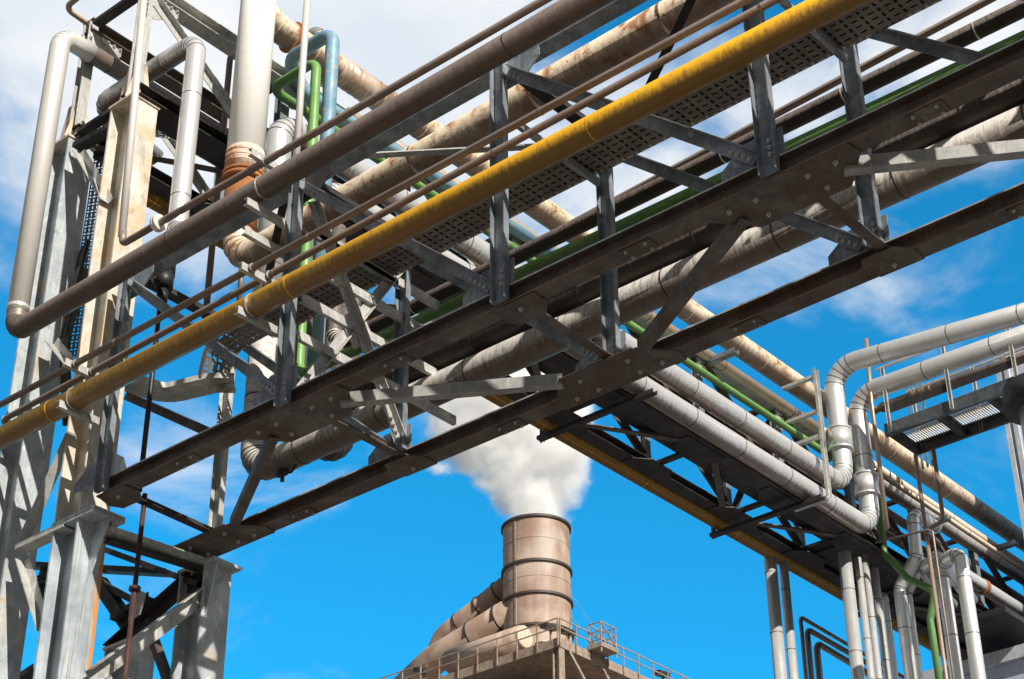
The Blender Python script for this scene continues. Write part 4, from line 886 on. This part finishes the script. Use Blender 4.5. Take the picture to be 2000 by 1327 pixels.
mb = MB(); box(mb, (lp.x-.1, lp.y-.1, zr+.02), (lp.x+1.0, lp.y+1.5, zr+.3)); part('cage_floor', mb, 'plant', Cg)
mb = MB(); 
for px, py, qx, qy in ((1117, 1162, 1170, 1240), (1117, 1205, 1135, 1232)):
    a_ = Hp(px, py, RH); beam(mb, Bs(.035, .035), a_, Zp(qx, qy, zr+1.0), (1, 0, 0))
tag(mb.build('guy_wire', 'steel_blue'), 'thin guy wires from the chimney side to the platform', 'wire')
# ================================================================== STEAM
def steam():
    sp = [(1047, 1034, 2.0), (1047, 1008, 2.1), (1049, 975, 2.3), (1075, 945, 2.2), (1015, 945, 2.4), (1045, 912, 3.1), (1100, 905, 2.1), (975, 912, 2.2), (1010, 870, 3.3), (1083, 862, 2.9), (935, 888, 1.9), (905, 868, 1.6), (960, 840, 3.4), (1035, 808, 4.2), (890, 825, 2.0), (912, 785, 2.9), (985, 765, 4.2), (1050, 735, 3.4), (925, 715, 3.8), (865, 745, 2.4), (866, 915, .9), (870, 670, 3.2)]
    rnd = random.Random(5); cs = [(Hp(x, y, RH+rnd.uniform(-.8, .8) if y < 950 else RH), r) for x, y, r in sp]
    bm = bmesh.new()
    for c, r in cs: bmesh.ops.create_icosphere(bm, subdivisions=2, radius=r*1.28+.25, matrix=Matrix.Translation(c))
    me = bpy.data.meshes.new('steam'); bm.to_mesh(me); bm.free()
    o = bpy.data.objects.new('steam_plume', me); C.collection.objects.link(o)
    rm = o.modifiers.new('r', 'REMESH'); rm.mode = 'VOXEL'; rm.voxel_size = .35
    m = bpy.data.materials.new('steam'); m.use_nodes = True; t = m.node_tree
    for n in list(t.nodes): t.nodes.remove(n)
    def mk(ty, **k):
        n = t.nodes.new(ty)
        for a, b in k.items(): setattr(n, a, b)
        return n
    out = mk('ShaderNodeOutputMaterial'); pv = mk('ShaderNodeVolumePrincipled'); co = mk('ShaderNodeTexCoord')
    n1 = mk('ShaderNodeTexNoise'); n1.inputs['Scale'].default_value = .55; n1.inputs['Detail'].default_value = 6; n1.inputs['Roughness'].default_value = .62; n1.inputs['Distortion'].default_value = .4
    t.links.new(co.outputs['Object'], n1.inputs['Vector'])
    cur = None
    for c, r in cs:
        d = mk('ShaderNodeVectorMath', operation='DISTANCE'); t.links.new(co.outputs['Object'], d.inputs[0]); d.inputs[1].default_value = c
        q = mk('ShaderNodeMath', operation='MULTIPLY_ADD'); t.links.new(d.outputs['Value'], q.inputs[0]); q.inputs[1].default_value = -1.0; q.inputs[2].default_value = r
        if cur is None: cur = q.outputs[0]
        else:
            mxn = mk('ShaderNodeMath', operation='SMOOTH_MAX'); t.links.new(cur, mxn.inputs[0]); t.links.new(q.outputs[0], mxn.inputs[1]); mxn.inputs[2].default_value = .5; cur = mxn.outputs[0]
    a = mk('ShaderNodeMath', operation='MULTIPLY_ADD'); t.links.new(n1.outputs['Fac'], a.inputs[0]); a.inputs[1].default_value = 4.0; a.inputs[2].default_value = -2.1
    b = mk('ShaderNodeMath', operation='ADD'); t.links.new(cur, b.inputs[0]); t.links.new(a.outputs[0], b.inputs[1])
    mr = mk('ShaderNodeMapRange'); mr.interpolation_type = 'SMOOTHSTEP'; t.links.new(b.outputs[0], mr.inputs[0]); mr.inputs[1].default_value = -.25; mr.inputs[2].default_value = 1.3; mr.inputs[3].default_value = 0; mr.inputs[4].default_value = 1.5
    t.links.new(mr.outputs[0], pv.inputs['Density']); pv.inputs['Color'].default_value = (1, 1, 1, 1); pv.inputs['Anisotropy'].default_value = .1
    t.links.new(pv.outputs[0], out.inputs['Volume']); me.materials.append(m)
    try: m.cycles.volume_step_rate = .3
    except Exception as e: print(e)
    return tag(o, 'white steam plume billowing up and left from the chimney mouth', 'steam', kind='stuff')
steam()
for o in bpy.data.objects:
    if '_w' in o: del o['_w']
